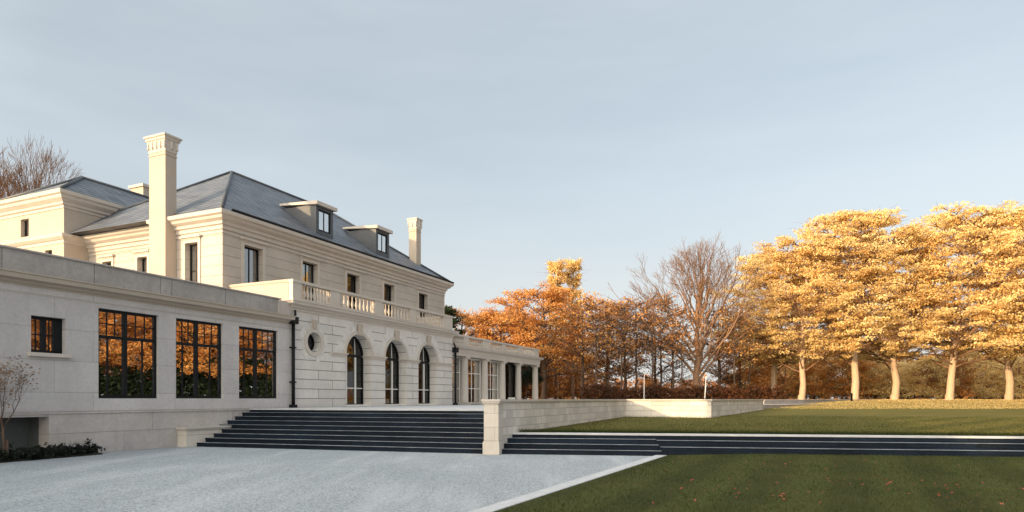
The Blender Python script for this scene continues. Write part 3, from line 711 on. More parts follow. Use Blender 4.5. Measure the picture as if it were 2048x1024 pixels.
m = MB(); m.box(FU, FU + 14, FV + 5.0, FV + FW, 12.2, 12.33); m.box(FU + 13.6, FU + 14, FV + .4, FV + FW - .4, 0, 12); H(m, 'flat_roof', 'lead_sheet')
window(fw, 10.35, 11.3, .72, FU, .2, 'black_metal', (2, 2), side=True, surround=False)
window(fw2, 8.4, 9.45, .6, FU, .2, 'black_metal', (2, 2), side=True, surround=False)
cx = FU + 8.2; cvv = V(268, cx)
m = MB(); m.box(cx, cx + 1.1, cvv - .9, cvv + .35, 12.5, 15.75); cc = H(m, 'chimney', 'limestone_plain', label='short broad chimney behind the rear block roof')
m = MB(); m.box(cx - .1, cx + 1.2, cvv - 1.0, cvv + .45, 15.752, 15.93); m.build('chimney_cap', 'limestone_trim', cc)

# ---- unseen block added to shade the foreground (left of and behind the viewpoint)
PU1 = -30.5; PH = 9.7
m = MB(); m.box(PU1 - 56, PU1, .6, 4.4, 0, PH); pv = H(m, 'shade_block', 'limestone_courses', label='unseen tall block added to shade the foreground')
m = MB(); m.sweep([(PU1 - 56, .6), (PU1, .6), (PU1, 4.4)], [(.003, PH - .6), (.1, PH - .6), (.14, PH - .3), (.4, PH - .15), (.42, PH), (.003, PH)]); m.build('shade_block_cornice', 'limestone_trim', pv)
m = MB(); hip(m, PU1 - 56.3, PU1 + .3, .3, 4.7, PH + .01, 2.0, 1.3); m.build('shade_block_roof', 'slate_tiles', pv)
for k in range(12):
    for z in (1.9, 6.4, 10.2):
        m = MB(); u = PU1 - 3 - k * 4.4; m.plate(rect(u - .75, u + .75, z - .1, z + 2.5), [rect(u - .6, u + .6, z, z + 2.35)], .5, .597); m.box(u - .03, u + .03, .52, .59, z, z + 2.35); m.build('shade_block_window', 'white_paint', pv)
        m = MB(); m.box(u - .6, u + .6, .57, .59, z, z + 2.35); m.build('pane', 'dark_glass', pv)

# ------------------------------------------------------------ ground
def Xw(Y, off=0.0): return -22.3 + TAN * Y + off
WA0 = (-9.52 + TAN * 20.2, 20.2)
WA = [(-9.52 + TAN * 20.25, 20.25), (-9.52 + TAN * 34.4, 34.4), (10.15, 33.1), (17.4, 45.0)]
def lawn_z(x, y):
    ys = [18, 20.6, 34, 45, 62, 80, 120, 2000]; zs = [.56, .59, .78, .98, 1.58, 1.66, 1.69, 1.69]
    return float(np.interp(y, ys, zs))
def sheet(name, x0f, x1f, ys, nx, zf, mat, kind='structure'):
    vs = []; fs = []
    for y in ys:
        a, b = x0f(y), x1f(y)
        for i in range(nx + 1):
            x = a + (b - a) * i / nx; vs.append((x, y, zf(x, y)))
    for j in range(len(ys) - 1):
        for i in range(nx): p = j * (nx + 1) + i; fs.append((p, p + 1, p + nx + 2, p + nx + 1))
    me = bpy.data.meshes.new(name); me.from_pydata(vs, [], fs); me.polygons.foreach_set('use_smooth', [True] * len(fs)); me.update()
    return tag(link(name, me, mat), kind=kind)
m = MB(); m.add([(-900, -900, -.06), (900, -900, -.06), (900, 1500, -.06), (-900, 1500, -.06)], [(0, 1, 2, 3)]); tag(m.build('ground', 'far_ground'), kind='structure')
# gravel forecourt: left of the kerb, in front of the steps
K0 = Vector((-.56, 9.78)); KD = (Vector((4.4, 19.6)) - K0).normalized()
def kx(y, off=0): return K0.x + KD.x / KD.y * (y - K0.y) + off
m = MB(); m.add([(-45, -30, -.0), (kx(-30, .1), -30, 0), (kx(21.5, .1), 21.5, 0), (-12, 26.5, 0), (-45, 26.5, 0)], [(0, 1, 2, 3, 4)]); tag(m.build('gravel_forecourt', 'pale_gravel'), kind='structure')
m = MB(); ky1 = 19.35
m.prism([(kx(-8), -8), (kx(-8, .32), -8), (kx(ky1, .32), ky1 - .06), (kx(ky1), ky1)], -.03, .035)
kerb = m.build('kerb', 'pale_coping', bevel=.01); tag(kerb, 'pale flush stone kerb between gravel and lawn', 'kerb')
# stair lines
SB = Vector((-.37, 20.1)); SE = Vector((.988, -.155)).normalized(); SM = Vector((-SE.y, SE.x))
def sline_y(x, off): p = SB + SM * off; return p.y + (x - p.x) * SE.y / SE.x
def low_z(x, y):
    t = max(0, min(1, (y - 12.5) / 5.5)) * max(0, min(1, (x - kx(y) - .3) / 3.0)); return .02 + .075 * t
sheet('lower_lawn', lambda y: min(kx(y, .31), 39.9) if y < 19.4 else 4.6 + (y - 19.4) * 2, lambda y: 60.0, [-10, -5, 0, 4, 7, 9, 10, 11, 12, 13, 14, 15, 16, 17, 18, 18.6, 19, 19.4, 19.8, 20.4], 60, low_z, 'lawn_turf')
ups = [11.5, 12.5, 14, 16, 18, 20, 20.6, 22, 24, 27, 30, 34, 38, 42, 45, 50, 56, 62, 70, 80, 100, 140, 220, 400, 900]
def upx0(y): return -9.72 + TAN * y if y < 46 else -9.72 + TAN * 46 - (y - 46) * 30
def upfront(x): return sline_y(x, 1.08) + .30
def up_z(x, y): return lawn_z(x, y) - 0.02
vs = []; fs = []; nx = 90
for j, y in enumerate(ups[5:]):
    for i in range(nx + 1):
        a = max(-400, upx0(max(y, 20.6))); x = a + (min(600, 90 + max(0, y - 30) * 6) - a) * i / nx
        yy = max(y, upfront(x)) if j > 1 else upfront(x) + (0 if j == 0 else .3)
        vs.append((x, yy, up_z(x, yy)))
for j in range(len(ups[5:]) - 1):
    for i in range(nx): p = j * (nx + 1) + i; fs.append((p, p + 1, p + nx + 2, p + nx + 1))
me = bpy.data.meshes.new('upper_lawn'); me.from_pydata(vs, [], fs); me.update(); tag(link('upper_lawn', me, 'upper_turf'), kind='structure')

# ------------------------------------------------------------ main steps
RIS = ZT / 9; TRD = .36
B0 = Vector((-11.5, 23.3)); E1 = Vector((.958, -.2865)).normalized(); M1 = Vector((-E1.y, E1.x))
def isect(p, d, x0):   # line p+t d with X = x0 + TAN*Y
    t = (x0 + TAN * p.y - p.x) / (d.x - TAN * d.y); return p + d * t
stairs = empty('stone_staircase', (B0.x, B0.y, 0), 0, 'broad flight of dark stone steps rising from gravel to the mansion terrace', 'steps')
XR = -10.0
for k in range(9):
    f0 = B0 + M1 * TRD * k; f1 = B0 + M1 * TRD * (k + 1)
    q = [isect(f0, E1, -22.3 + .08), isect(f0, E1, XR), isect(f1, E1, XR), isect(f1, E1, -22.3 + .08)]
    q = [(p.x - B0.x, p.y - B0.y) for p in q]
    if k < 8:
        m = MB(); m.prism(q, -.05, RIS * (k + 1) - .03); st = m.build('step', 'dark_basalt', stairs)
        g0 = B0 + M1 * (TRD * k - .025)
        q2 = [isect(g0, E1, -22.3 + .08), isect(g0, E1, XR), isect(f1, E1, XR), isect(f1, E1, -22.3 + .08)]; q2 = [(p.x - B0.x, p.y - B0.y) for p in q2]
        m = MB(); m.prism(q2, RIS * (k + 1) - .0298, RIS * (k + 1)); m.build('tread', 'dark_basalt', st)
        g1 = B0 + M1 * (TRD * k + .09)
        q3 = [isect(g0, E1, -22.3 + .08), isect(g0, E1, XR), isect(g1, E1, XR), isect(g1, E1, -22.3 + .08)]; q3 = [(p.x - B0.x, p.y - B0.y) for p in q3]
        m = MB(); m.prism(q3, RIS * (k + 1) + .0005, RIS * (k + 1) + .004); m.build('nosing', 'step_nosing', st)
    else:
        m = MB(); m.prism(q, -.05, ZT - .05); m.build('step', 'dark_basalt', stairs)
f8 = B0 + M1 * (TRD * 8 - .02)
pl = isect(f8, E1, -22.3 + .08); pr = isect(f8, E1, XR)
m = MB(); inner = lambda x0, Y: (x0 + TAN * Y, Y)
m.prism([(pl.x, pl.y), (pr.x, pr.y), inner(XR, 34.9), (9.9, 33.6), (17.0, 45.4), (19, 58), (12, 75), (-6, 70), inner(-22.2, 56), inner(-22.2, 28)], ZT - .048, ZT)
tag(m.build('terrace_paving', 'pale_coping'), kind='structure')
m = MB(); f9 = B0 + M1 * TRD * 9; a_ = isect(f9, E1, -22.3 + .08); b_ = isect(f9, E1, XR)
m.prism([(a_.x, a_.y), (b_.x, b_.y), inner(XR, 34.9), (9.9, 33.6), (17.0, 45.4), (19, 58), (12, 75), (-6, 70), inner(-22.2, 56), inner(-22.2, 28)], -.04, ZT - .052)
tag(m.build('terrace_base', 'plinth_stone'), kind='structure')

# pedestal block between wing and steps
bl = empty('stone_pedestal', W(U(352) + 0, 0) + (0,), RZ, 'low pale stone pedestal with flat cap beside the foot of the dark staircase', 'pedestal')
m = MB(); m.box(0, 3.0, -.52, -.075, -.04, .60); m.build('body', 'pier_stone', bl)
m = MB(); m.sweep([(-.0, -.1), (0, -.52), (3.0, -.52)], [(-.3, .601), (.05, .601), (.08, .66), (.08, .70), (-.3, .70)]); m.box(.29, 2.99, -.24, -.08, .605, .699); m.build('cap', 'limestone_trim', bl)

# ------------------------------------------------------------ garden wall with pier
gw = empty('garden_wall', (0, 20.2, 0), 0, 'pale ashlar retaining wall with coping, turning twice beside the upper lawn', 'wall')
rel = lambda pts: [(x, y - 20.2) for x, y in pts]
m = MB(); m.sweep(rel(WA), [(-.45, -.05), (0, -.05), (0, 1.60), (-.45, 1.60)]); m.build('wall_body', 'ashlar_blocks', gw)
m = MB(); m.sweep(rel(WA), [(-.52, 1.602), (.06, 1.602), (.07, 1.64), (.07, 1.69), (-.52, 1.69)]); m.build('coping', 'limestone_trim', gw)
pier_o = empty('wall_pier', (-.62, 19.95, 0), R(-13), 'square pale stone pier closing the wall at the foot of both stairs', 'pier')
m = MB(); m.box(-.22, .24, -.12, .45, .41, 1.56); m.build('shaft', 'pier_stone', pier_o)
m = MB(); m.box(-.25, .27, -.15, .45, -.05, .38); m.box(-.235, .255, -.135, .45, .38, .409); m.build('plinth', 'pier_stone', pier_o)
m = MB(); m.box(-.26, .28, -.16, .5, 1.562, 1.62); m.box(-.29, .31, -.19, .5, 1.621, 1.693); m.build('cap', 'limestone_trim', pier_o)

# right hand garden steps
gs = empty('garden_steps', (0, 20, 0), 0, 'long low flight of dark steps between the lower and upper lawns', 'steps')
XA = -9.53
def strip(mb, o0, o1, xa, xb, z0, z1):
    f0 = SB + SM * o0; f1 = SB + SM * o1
    def at(p, x): return (x, p.y + (x - p.x) * SE.y / SE.x - 20)
    def lf(p): q = isect(p, SE, XA); return (q.x, q.y - 20)
    mb.prism([lf(f0) if xa is None else at(f0, xa), at(f0, xb), at(f1, xb), lf(f1) if xa is None else at(f1, xa)], z0, z1)
XB = 4.45; XE = 60
for k in range(4):
    o0 = .36 * k
    if k < 3:
        m = MB(); strip(m, o0, o0 + .36, None, XB, -.05, .15 * (k + 1) - .03); st = m.build('step', 'dark_basalt', gs)
        m = MB(); strip(m, o0 - .02, o0 + .36, None, XB, .15 * (k + 1) - .0298, .15 * (k + 1)); m.build('tread', 'dark_basalt', st)
        m = MB(); strip(m, o0 - .02, o0 + .09, None, XB, .15 * (k + 1) + .0005, .15 * (k + 1) + .004); m.build('nosing', 'step_nosing', st)
    else:
        m = MB(); strip(m, 1.08, 1.45, None, XB, -.05, .55); m.build('step', 'dark_basalt', gs)
for k in range(3):
    o0 = (.12, .60, 1.08)[k]
    if k < 2:
        m = MB(); strip(m, o0, o0 + .479, XB + .001, XE, -.05, (.26, .43)[k] - .03); st = m.build('step', 'dark_basalt', gs)
        m = MB(); strip(m, o0 - .02, o0 + .479, XB + .001, XE, (.26, .43)[k] - .0298, (.26, .43)[k]); m.build('tread', 'dark_basalt', st)
        m = MB(); strip(m, o0 - .02, o0 + .09, XB + .001, XE, (.26, .43)[k] + .0005, (.26, .43)[k] + .004); m.build('nosing', 'step_nosing', st)
    else:
        m = MB(); strip(m, 1.08, 1.45, XB + .001, XE, -.05, .545); m.build('step', 'dark_basalt', gs)
m = MB(); strip(m, 1.05, 1.45, None, XE, .552, .605); m.build('coping', 'pale_coping', gs)

# low ledges beyond the wall
def ledge(p, q, zt, th, label):
    e = empty('low_wall', (p[0], p[1], 0), 0, label, 'low wall')
    m = MB(); pq = [(0, 0), (q[0] - p[0], q[1] - p[1])]
    m.sweep(pq, [(-th, .4), (0, .4), (0, zt - .07), (-th, zt - .07)]); m.build('wall_body', 'panel_stone', e)
    m = MB(); m.sweep(pq, [(-th - .04, zt - .068), (.05, zt - .068), (.05, zt), (-th - .04, zt)]); m.build('coping', 'limestone_trim', e)
ledge((17.35, 45.9), (28.5, 57), 1.30, 1.6, 'lower of two dark garden ledges past the end of the pale wall')
ledge((19.4, 50), (37, 66.5), 1.665, 1.2, 'upper of two dark garden ledges past the end of the pale wall')

# ------------------------------------------------------------ vegetation
def leaves(centres, normals_flat, n_each, spread, size, flat=0.45, seed=1, tilt=0.9):
    rg = np.random.default_rng(seed); c = np.repeat(np.asarray(centres, dtype=np.float64), n_each, axis=0); n = len(c)
    d = rg.normal(size=(n, 3)); d /= np.linalg.norm(d, axis=1)[:, None]; d *= rg.random(n)[:, None] ** 0.45
    sp = np.asarray(spread) if np.ndim(spread) else np.full(len(centres), spread); sp = np.repeat(sp, n_each)
    c = c + d * sp[:, None] * np.array([1, 1, flat])
    nrm = rg.normal(size=(n, 3)) * tilt + np.array([-.1, -.1, .25]); nrm /= np.linalg.norm(nrm, axis=1)[:, None]
    a = np.cross(nrm, rg.normal(size=(n, 3))); a /= np.linalg.norm(a, axis=1)[:, None]; b = np.cross(nrm, a)
    s = size * (0.6 + 0.8 * rg.random(n))[:, None]
    v = np.stack([c - a * s * .6, c + b * s * .34, c + a * s * .6, c - b * s * .34], axis=1).reshape(-1, 3)
    return v
def leaf_mesh(name, v): return arr_mesh(name, v, np.arange(len(v)).reshape(-1, 4), 4)
class Wood:
    """collects tapered limb segments"""
    def __init__(s): s.V = []; s.F = []; s.n = 0
    def limb(s, pts, r0, r1, seg=5):
        pts = np.asarray(pts, dtype=float); k = len(pts); rs = np.linspace(r0, r1, k); base = s.n
        ang = np.arange(seg) * 2 * math.pi / seg
        for i in range(k):
            d = pts[min(i + 1, k - 1)] - pts[max(i - 1, 0)]; d = d / (np.linalg.norm(d) + 1e-9)
            ref = np.array([1., 0, 0]) if abs(d[0]) < .8 else np.array([0, 1., 0])
            a = np.cross(d, ref); a /= np.linalg.norm(a); b = np.cross(d, a)
            s.V.append(pts[i] + rs[i] * (np.cos(ang)[:, None] * a + np.sin(ang)[:, None] * b))
        for i in range(k - 1):
            for q in range(seg):
                w = (q + 1) % seg; s.F.append((base + i * seg + q, base + i * seg + w, base + (i + 1) * seg + w, base + (i + 1) * seg + q))
        s.n += k * seg
    def mesh(s, name):
        me = arr_mesh(name, np.concatenate(s.V), np.array(s.F), 4); me.polygons.foreach_set('use_smooth', [True] * len(me.polygons)); return me
def curve_pts(p, q, sag, rg, n=5, wob=.06):
    p = np.asarray(p, float); q = np.asarray(q, float); L = np.linalg.norm(q - p); out = []
    for i in range(n + 1):
        t = i / n; x = p + (q - p) * t; x = x + np.array([0, 0, sag * L * 4 * t * (1 - t)])
        if 0 < i < n: x = x + rg.normal(size=3) * wob * L * .5
        out.append(x)
    return np.array(out)

def leafy(seed, H_, z_crown, rad, n_limb, n_sub, n_leaf, leaf, trunk_r, shape='round', flat=.4, pad=1.15, lean=(0, 0), twigs=True):
    """trunk, limbs out to an uneven crown envelope, leaf pads along each limb"""
    rg = np.random.default_rng(seed); w = Wood()
    top = np.array([lean[0], lean[1], H_ * .93]); base = np.array([0, 0, -.3])
    tp = curve_pts(base, top, 0, rg, 8, .009); w.limb(tp, trunk_r, trunk_r * .12, 9)
    w.limb([base, base + np.array([0, 0, .9])], trunk_r * 1.18, trunk_r * 1.0, 9)
    wt_ = w; w = Wood()
    def axis(z): t = min(1, max(0, (z + .3) / (top[2] + .3))); return base + (top - base) * t
    cen = []; spr = []
    for i in range(n_limb):
        f = (i + .5) / n_limb; zt = z_crown + (H_ - z_crown) * (f ** .9)
        g = (zt - z_crown) / (H_ - z_crown)
        if shape == 'round': env = math.sqrt(max(.03, 1 - (abs(g - .38) / .64) ** 2.1))
        elif shape == 'column': env = .45 + .55 * math.sin(math.pi * min(1, g * .85 + .15))
        else: env = (1 - g) ** .8 + .1
        az = i * 2.39996 + rg.normal() * .35; rr = rad * env * (0.55 + .66 * rg.random())
        ax = axis(zt); tip = ax + np.array([math.cos(az) * rr, math.sin(az) * rr, rg.normal() * .3])
        zs = max(z_crown * (.75 + .75 * rg.random()), zt - rr * (.45 + .3 * rg.random())); st = axis(min(zs, H_ * .88))
        lp = curve_pts(st, tip, .06, rg, 6, .05); lr = trunk_r * (.26 * (1 - g * .5)); w.limb(lp, lr, .03, 5)
        for j in range(n_sub):
            t = .28 + .72 * (j + rg.random()) / n_sub; k = min(5, int(t * 6)); p = lp[k] + (lp[k + 1] - lp[k]) * (t * 6 - k)
            a2 = az + rg.choice([-1, 1]) * (.5 + rg.random() * .9); L = rr * (.18 + .30 * rg.random()) * (1.15 - .5 * t) + .4
            q = p + np.array([math.cos(a2) * L, math.sin(a2) * L, (.12 + .35 * rg.random()) * L])
            w.limb(curve_pts(p, q, .05, rg, 3, .08), .045, .012, 4); cen.append(q); spr.append(pad * (.6 + .7 * rg.random()))
            if twigs:
                for _ in range(2):
                    q2 = q + rg.normal(size=3) * np.array([.7, .7, .35]); w.limb([q, (q + q2) / 2 + rg.normal(size=3) * .08, q2], .016, .006, 3)
        cen.append(tip); spr.append(pad * .8)
    v = leaves(cen, None, n_leaf, spr, leaf, flat, seed)
    return wt_.mesh('tree_trunk'), leaf_mesh('tree_crown', v), w.mesh('tree_limbs')

def bare(seed, H_, z_fork, trunk_r, spread=.42, levels=7, nfork=6, buds=0, ratio=.78, up=.25, first=None):
    rg = np.random.default_rng(seed); w = Wood(); tips = []
    fk = np.array([rg.normal() * .1, rg.normal() * .1, z_fork])
    w.limb(curve_pts((0, 0, -.3), fk, 0, rg, 4, .02), trunk_r, trunk_r * .8, 9); w.limb([(0, 0, -.3), (0, 0, .6)], trunk_r * 1.4, trunk_r * 1.02, 9)
    L0 = first or (H_ - z_fork) * .30
    def grow(p, d, L, r, lv):
        d = d / np.linalg.norm(d); q = p + d * L
        mid = (p + q) / 2 + rg.normal(size=3) * L * .05
        w.limb([p, mid, q], r, r * .66, 6 if r > .08 else (4 if r > .025 else 3))
        if lv == 0: tips.append(q); return
        nb = 2 if rg.random() < .55 else 3
        for i in range(nb):
            a = rg.normal(size=3); a -= a.dot(d) * d; a /= np.linalg.norm(a) + 1e-9
            sp = spread * (.35 if i == 0 else 1.0) * (.7 + .6 * rg.random())
            nd = d + a * sp + np.array([0, 0, up * (.5 if lv > 3 else .25)])
            grow(q if i < 2 else p + d * L * .6, nd, L * ratio * (.85 + .3 * rg.random()), r * (.70 if i == 0 else .56), lv - 1)
    for i in range(nfork):
        az = i * 2 * math.pi / nfork + rg.normal() * .25; o = .30 + .45 * rg.random() if i else .05
        st = fk - np.array([0, 0, z_fork * .35 * rg.random()])
        grow(st, np.array([math.cos(az) * o, math.sin(az) * o, 1.0]), L0 * (.85 + .3 * rg.random()), trunk_r * .52, levels)
    t = w.mesh('tree_trunk'); c = None
    if buds: c = leaf_mesh('tree_crown', leaves(tips, None, buds, .30, .06, .9, seed))
    return t, c, None

def fan_tree(seed, H_, r0):
    rg = np.random.default_rng(seed); w = Wood()
    lead = curve_pts((0, 0, -.3), (.3, 0, H_ * .72), 0, rg, 8, .02); w.limb(lead, r0, .07, 9); w.limb([(0, 0, -.3), (0, 0, .7)], r0 * 1.4, r0 * 1.02, 9)
    def grow(p, d, L, r, lv):
        d = d / np.linalg.norm(d); q = p + d * L; mid = (p + q) / 2 + rg.normal(size=3) * L * .05
        w.limb([p, mid, q], r, max(.008, r * .68), 5 if r > .05 else 3)
        if lv == 0: return
        for i in range(3 if (lv < 4 and rg.random() < .5) else 2):
            a = rg.normal(size=3); a -= a.dot(d) * d; a /= np.linalg.norm(a) + 1e-9
            sp = (.14 if i == 0 else .5) * (.7 + .6 * rg.random()); nd = d + a * sp + np.array([0, 0, .10])
            grow(q if i == 0 else p + (q - p) * (.5 + .5 * rg.random()), nd, L * .80 * (.85 + .3 * rg.random()), max(.009, r * (.74 if i == 0 else .55)), lv - 1)
    n = 26
    for i in range(n):
        f = (i + .3) / n; z = 1.9 + (H_ * .66 - 1.9) * f; k = z / (H_ * .72)
        az = i * 2.39996 + rg.normal() * .3; out = .72 - .45 * f
        reach = (H_ - z) * (.86 if f < .7 else .95) * (.82 + .22 * rg.random()) / math.sqrt(1 + out * out * .4)
        L = reach * (1 - .80) / (1 - .80 ** 7); p = np.array([.3 * k, 0, z])
        grow(p, np.array([math.cos(az) * out, math.sin(az) * out, .95]), L, .13 * (1 - .45 * f), 6)
    return w.mesh('tree_trunk'), None, None

def place(name, pair, x, y, z, rz, s, label, cat, group, tm='brown_bark', cm='golden_leaves', szz=1.0):
    e = empty(name, (x, y, z), rz, label, cat, group); e.scale = (s, s, s * szz)
    link('trunk', pair[0], tm, e)
    if pair[1]: link('crown', pair[1], cm, e)
    if pair[2]: link('limbs', pair[2], 'brown_bark' if tm == 'pale_bark' else tm, e)
    return e
def PX(px, Y): return (px - 1024.0) / F * Y

goldA = leafy(11, 18.5, 4.1, 6.6, 60, 11, 66, .165, 0.378, flat=.30, pad=.9)
goldB = leafy(12, 18.5, 3.8, 5.6, 60, 11, 66, .165, 0.353, flat=.30, pad=.9, lean=(1.8, 0))
goldD = leafy(14, 18.5, 3.9, 6.3, 54, 12, 64, .165, 0.370, flat=.30, pad=.9, lean=(.5, -.4))
goldC = leafy(13, 18.5, 4.2, 6.0, 60, 11, 66, .165, 0.403, flat=.30, pad=.9, lean=(-.9, .3))
def recol(pair, tm, cm):
    a, b, c = (q.copy() for q in pair)
    for q, mn in ((a, tm), (b, cm), (c, tm)): q.materials.clear(); q.materials.append(MATS[mn])
    return a, b, c
gt = [(1548, 70, goldA, .93, 2.2, 'slim golden tree with a thin dark trunk at the left end of the golden row', .8),
      (1603, 65, goldD, .90, .4, 'golden tree with a leaning pale trunk, second from the left in the row', 1.0),
      (1709, 64, goldA, 1.02, 4.1, 'tallest golden tree of the left clump, its pale trunk beside a short dark post', 1.0),
      (1789, 66, goldC, .95, 1.3, 'golden tree whose pale trunk leans right, in the middle of the row', 1.0),
      (1899, 64, goldB, 1.05, 0.1, 'golden tree right of the bright gap in the foliage', 1.0),
      (2018, 66, goldD, 1.04, 5.4, 'golden tree with the thickest pale trunk near the right edge', 1.0),
      (2120, 62, goldC, 1.03, .9, 'golden tree cut off by the right edge of the picture', 1.0)]
for i, (px, Y, pr, s, rz, lb, zz) in enumerate(gt):
    x = PX(px, Y); place('golden_tree', pr, x, Y, lawn_z(x, Y) - .05, rz, s, lb, 'tree', 'golden trees on the lit lawn', 'pale_bark', 'golden_leaves', zz if i else .95)
orangeA = leafy(21, 15, 3.5, 6.6, 52, 9, 46, .21, .42, flat=.38, pad=1.2)
orangeB = leafy(22, 12, 3.0, 4.2, 34, 7, 32, .20, .26, flat=.45, pad=1.0)
sparse = leafy(23, 12.5, 2.5, 3.9, 30, 6, 7, .19, .24, flat=.5, pad=.95)
plume = leafy(24, 20.4, 6.0, .75, 46, 4, 34, .22, .25, shape='column', flat=.8, pad=.6)
rust = leafy(25, 8.5, .5, 4.3, 38, 6, 30, .26, .20, flat=.5, pad=1.0)
place('orange_tree', orangeA, PX(1088, 72), 72, 1.2, .5, .87, 'broad orange tree with a domed crown behind the colonnade', 'tree', None, 'dark_bark', 'orange_leaves')
orangeA2 = recol(orangeA, 'dark_bark', 'orange_leaves')
place('orange_tree', orangeA2, PX(1035, 80), 80, 1.2, 2.7, .72, 'orange tree just right of the colonnade end', 'tree', None)
place('poplar_tree', plume, PX(1112, 84), 84, 1.4, 1, .93, 'left one of two narrow golden treetops above the orange dome', 'tree', None, 'brown_bark', 'golden_leaves')
place('poplar_tree', plume, PX(1146, 86), 86, 1.4, 4, .96, 'right one of two narrow golden treetops above the orange dome', 'tree', None)
bt = [(925, 74, orangeB, .88, 'golden brown tree rising over the near end of the colonnade parapet'), (965, 78, orangeB, .92, 'golden brown tree above the middle of the colonnade parapet'), (1000, 76, orangeB, .90, 'golden brown tree above the far end of the colonnade parapet'),
      (1165, 66, sparse, .84, 'thinly leaved brown tree below the right side of the orange dome'), (1215, 70, orangeB, .90, 'rust tree with dark trunk left of the pale pole'), (1250, 66, sparse, .84, 'thin open brown tree close behind the pale pole'),
      (1310, 74, sparse, .80, 'open brown tree between the pale pole and the great bare tree'), (1345, 68, sparse, .62, 'low open tree at the left foot of the great bare tree'), (1440, 70, sparse, .74, 'low open tree at the right foot of the great bare tree'),
      (1480, 72, orangeB, .70, 'orange tree filling the gap left of the golden row')]
obB = recol(orangeB, 'dark_bark', 'orange_leaves'); spB = recol(sparse, 'dark_bark', 'rust_leaves')
for i, (px, Y, pr, s, lb) in enumerate(bt):
    place('autumn_tree', obB if pr is orangeB else spB, PX(px, Y), Y, 1.3, i * 1.7, s, lb, 'tree', 'autumn trees behind the wall')
slim = leafy(26, 11, 4.2, 2.0, 20, 5, 5, .20, .13, flat=.6, pad=.7)
for i, (px, Y, sc, lb) in enumerate([(1192, 62, .95, 'first slim dark stemmed tree left of the pale pole'), (1218, 65, .85, 'second slim dark stemmed tree left of the pale pole'), (1243, 61, .9, 'third slim dark stemmed tree left of the pale pole, nearest the hedge'),
        (1272, 66, 1.0, 'slim dark stemmed tree immediately left of the pale pole'), (1306, 62, .95, 'slim dark stemmed tree immediately right of the pale pole'), (1322, 67, 1.05, 'slim dark tree between pale pole and bare tree'),
        (1346, 63, .9, 'slim dark tree close to the left foot of the great bare tree'), (1364, 60, .8, 'dark stem touching the left side of the great bare tree trunk'), (1437, 64, .9, 'slim dark tree just right of the shorter pale pole'), (1468, 62, .85, 'slim dark tree left of the golden row'), (1500, 66, .9, 'slim dark tree at the left fringe of the golden row')]):
    place('slim_tree', slim, PX(px, Y), Y, 1.3, i * 2.1, sc, lb, 'tree', 'slim dark stemmed trees behind the hedge', 'dark_bark', 'orange_leaves')
# bare giants
big = fan_tree(31, 16.3, .34)
place('bare_tree', big, PX(1394, 62), 62, 1.3, .3, 1.0, 'great bare tree with a fan of fine upright branches behind the garden wall', 'tree', None, 'brown_bark').scale = (1.14, 1.14, 1.0)
lb_ = fan_tree(35, 19.5, .32)
place('bare_tree', lb_, PX(66, 52), 52, 0, 1.1, 1.2, 'leafless tree with reddish twigs above the far left roof', 'tree', None, 'brown_bark', 'dry_bud').scale = (.95, .95, 1.2)
place('bare_tree', lb_, PX(-8, 50), 50, 0, 3.1, 1.12, 'leafless tree cut off by the left edge behind the roof', 'tree', None)
# understorey and far wood, each tree on its own
rsB = recol(rust, 'dark_bark', 'rust_leaves'); ruO = recol(rust, 'brown_bark', 'orange_leaves'); ruG = recol(rust, 'brown_bark', 'golden_leaves')
k = 0
for i in range(30):
    px = 1010 + i * 37 + rnd.uniform(-12, 12)
    if 1190 < px < 1480 and i % 2: continue
    Y = rnd.uniform(78, 92); s = rnd.uniform(.34, .5) if 1180 < px < 1490 else rnd.uniform(.62, .86)
    place('understorey_tree', (rsB if i % 3 == 0 else ruO) if px < 1500 else (ruG if i % 3 else ruO), PX(px, Y), Y, 1.3, rnd.uniform(0, 6), s, 'low rust brown tree in the shaded belt behind the taller trees', 'tree', 'rust brown understorey trees')
for i in range(26):
    px = 900 + i * 52 + rnd.uniform(-20, 20)
    if 1190 < px < 1500: continue
    Y = rnd.uniform(105, 125); s = rnd.uniform(.7, .95)
    place('distant_tree', obB if i % 3 else spB, PX(px, Y), Y, 1.3, rnd.uniform(0, 6), s, 'far off orange tree in the wood behind', 'tree', 'distant trees of the wood')
# trees beyond the right of the frame (they are what the wing windows reflect)
for i, (x, y, s) in enumerate([(40, 18, .8), (44, 27, .95), (50, 36, 1.0), (43, 8, .9), (56, 22, 1.05), (60, 44, 1.0), (52, 4, 1.0), (62, 12, 1.1), (66, 32, 1.0), (50, 44, 1.0), (58, 54, 1.0), (46, 38, .9)]):
    place('golden_tree', (recol(orangeA, 'dark_bark', 'orange_leaves') if i == 0 else orangeA2), x, y, .1, i * 1.1, s * 1.0, 'orange tree standing right of the lawns, mirrored in the wing windows', 'tree', 'orange trees beyond the right edge')
# dark conifer tips right of the roof end
con = leafy(41, 13, 1.5, 2.6, 44, 5, 26, .26, .22, shape='cone', flat=.5, pad=.7)
place('conifer_tree', con, PX(893, 72), 72, 1.0, 0, .88, 'dark conifer peeping out beside the end of the roof', 'tree', None, 'dark_bark', 'evergreen_leaves')
# clipped ball tree under the open bay
ball = leafy(42, 2.9, 1.3, .78, 30, 6, 26, .10, .05, flat=.9, pad=.22, twigs=False)
tpos = (PX(1053, 60), 60)
place('ball_tree', ball, tpos[0], tpos[1], ZT, 0, 1.25, 'dark round clipped tree seen through the open bay of the colonnade', 'tree', None, 'dark_bark', 'evergreen_leaves')
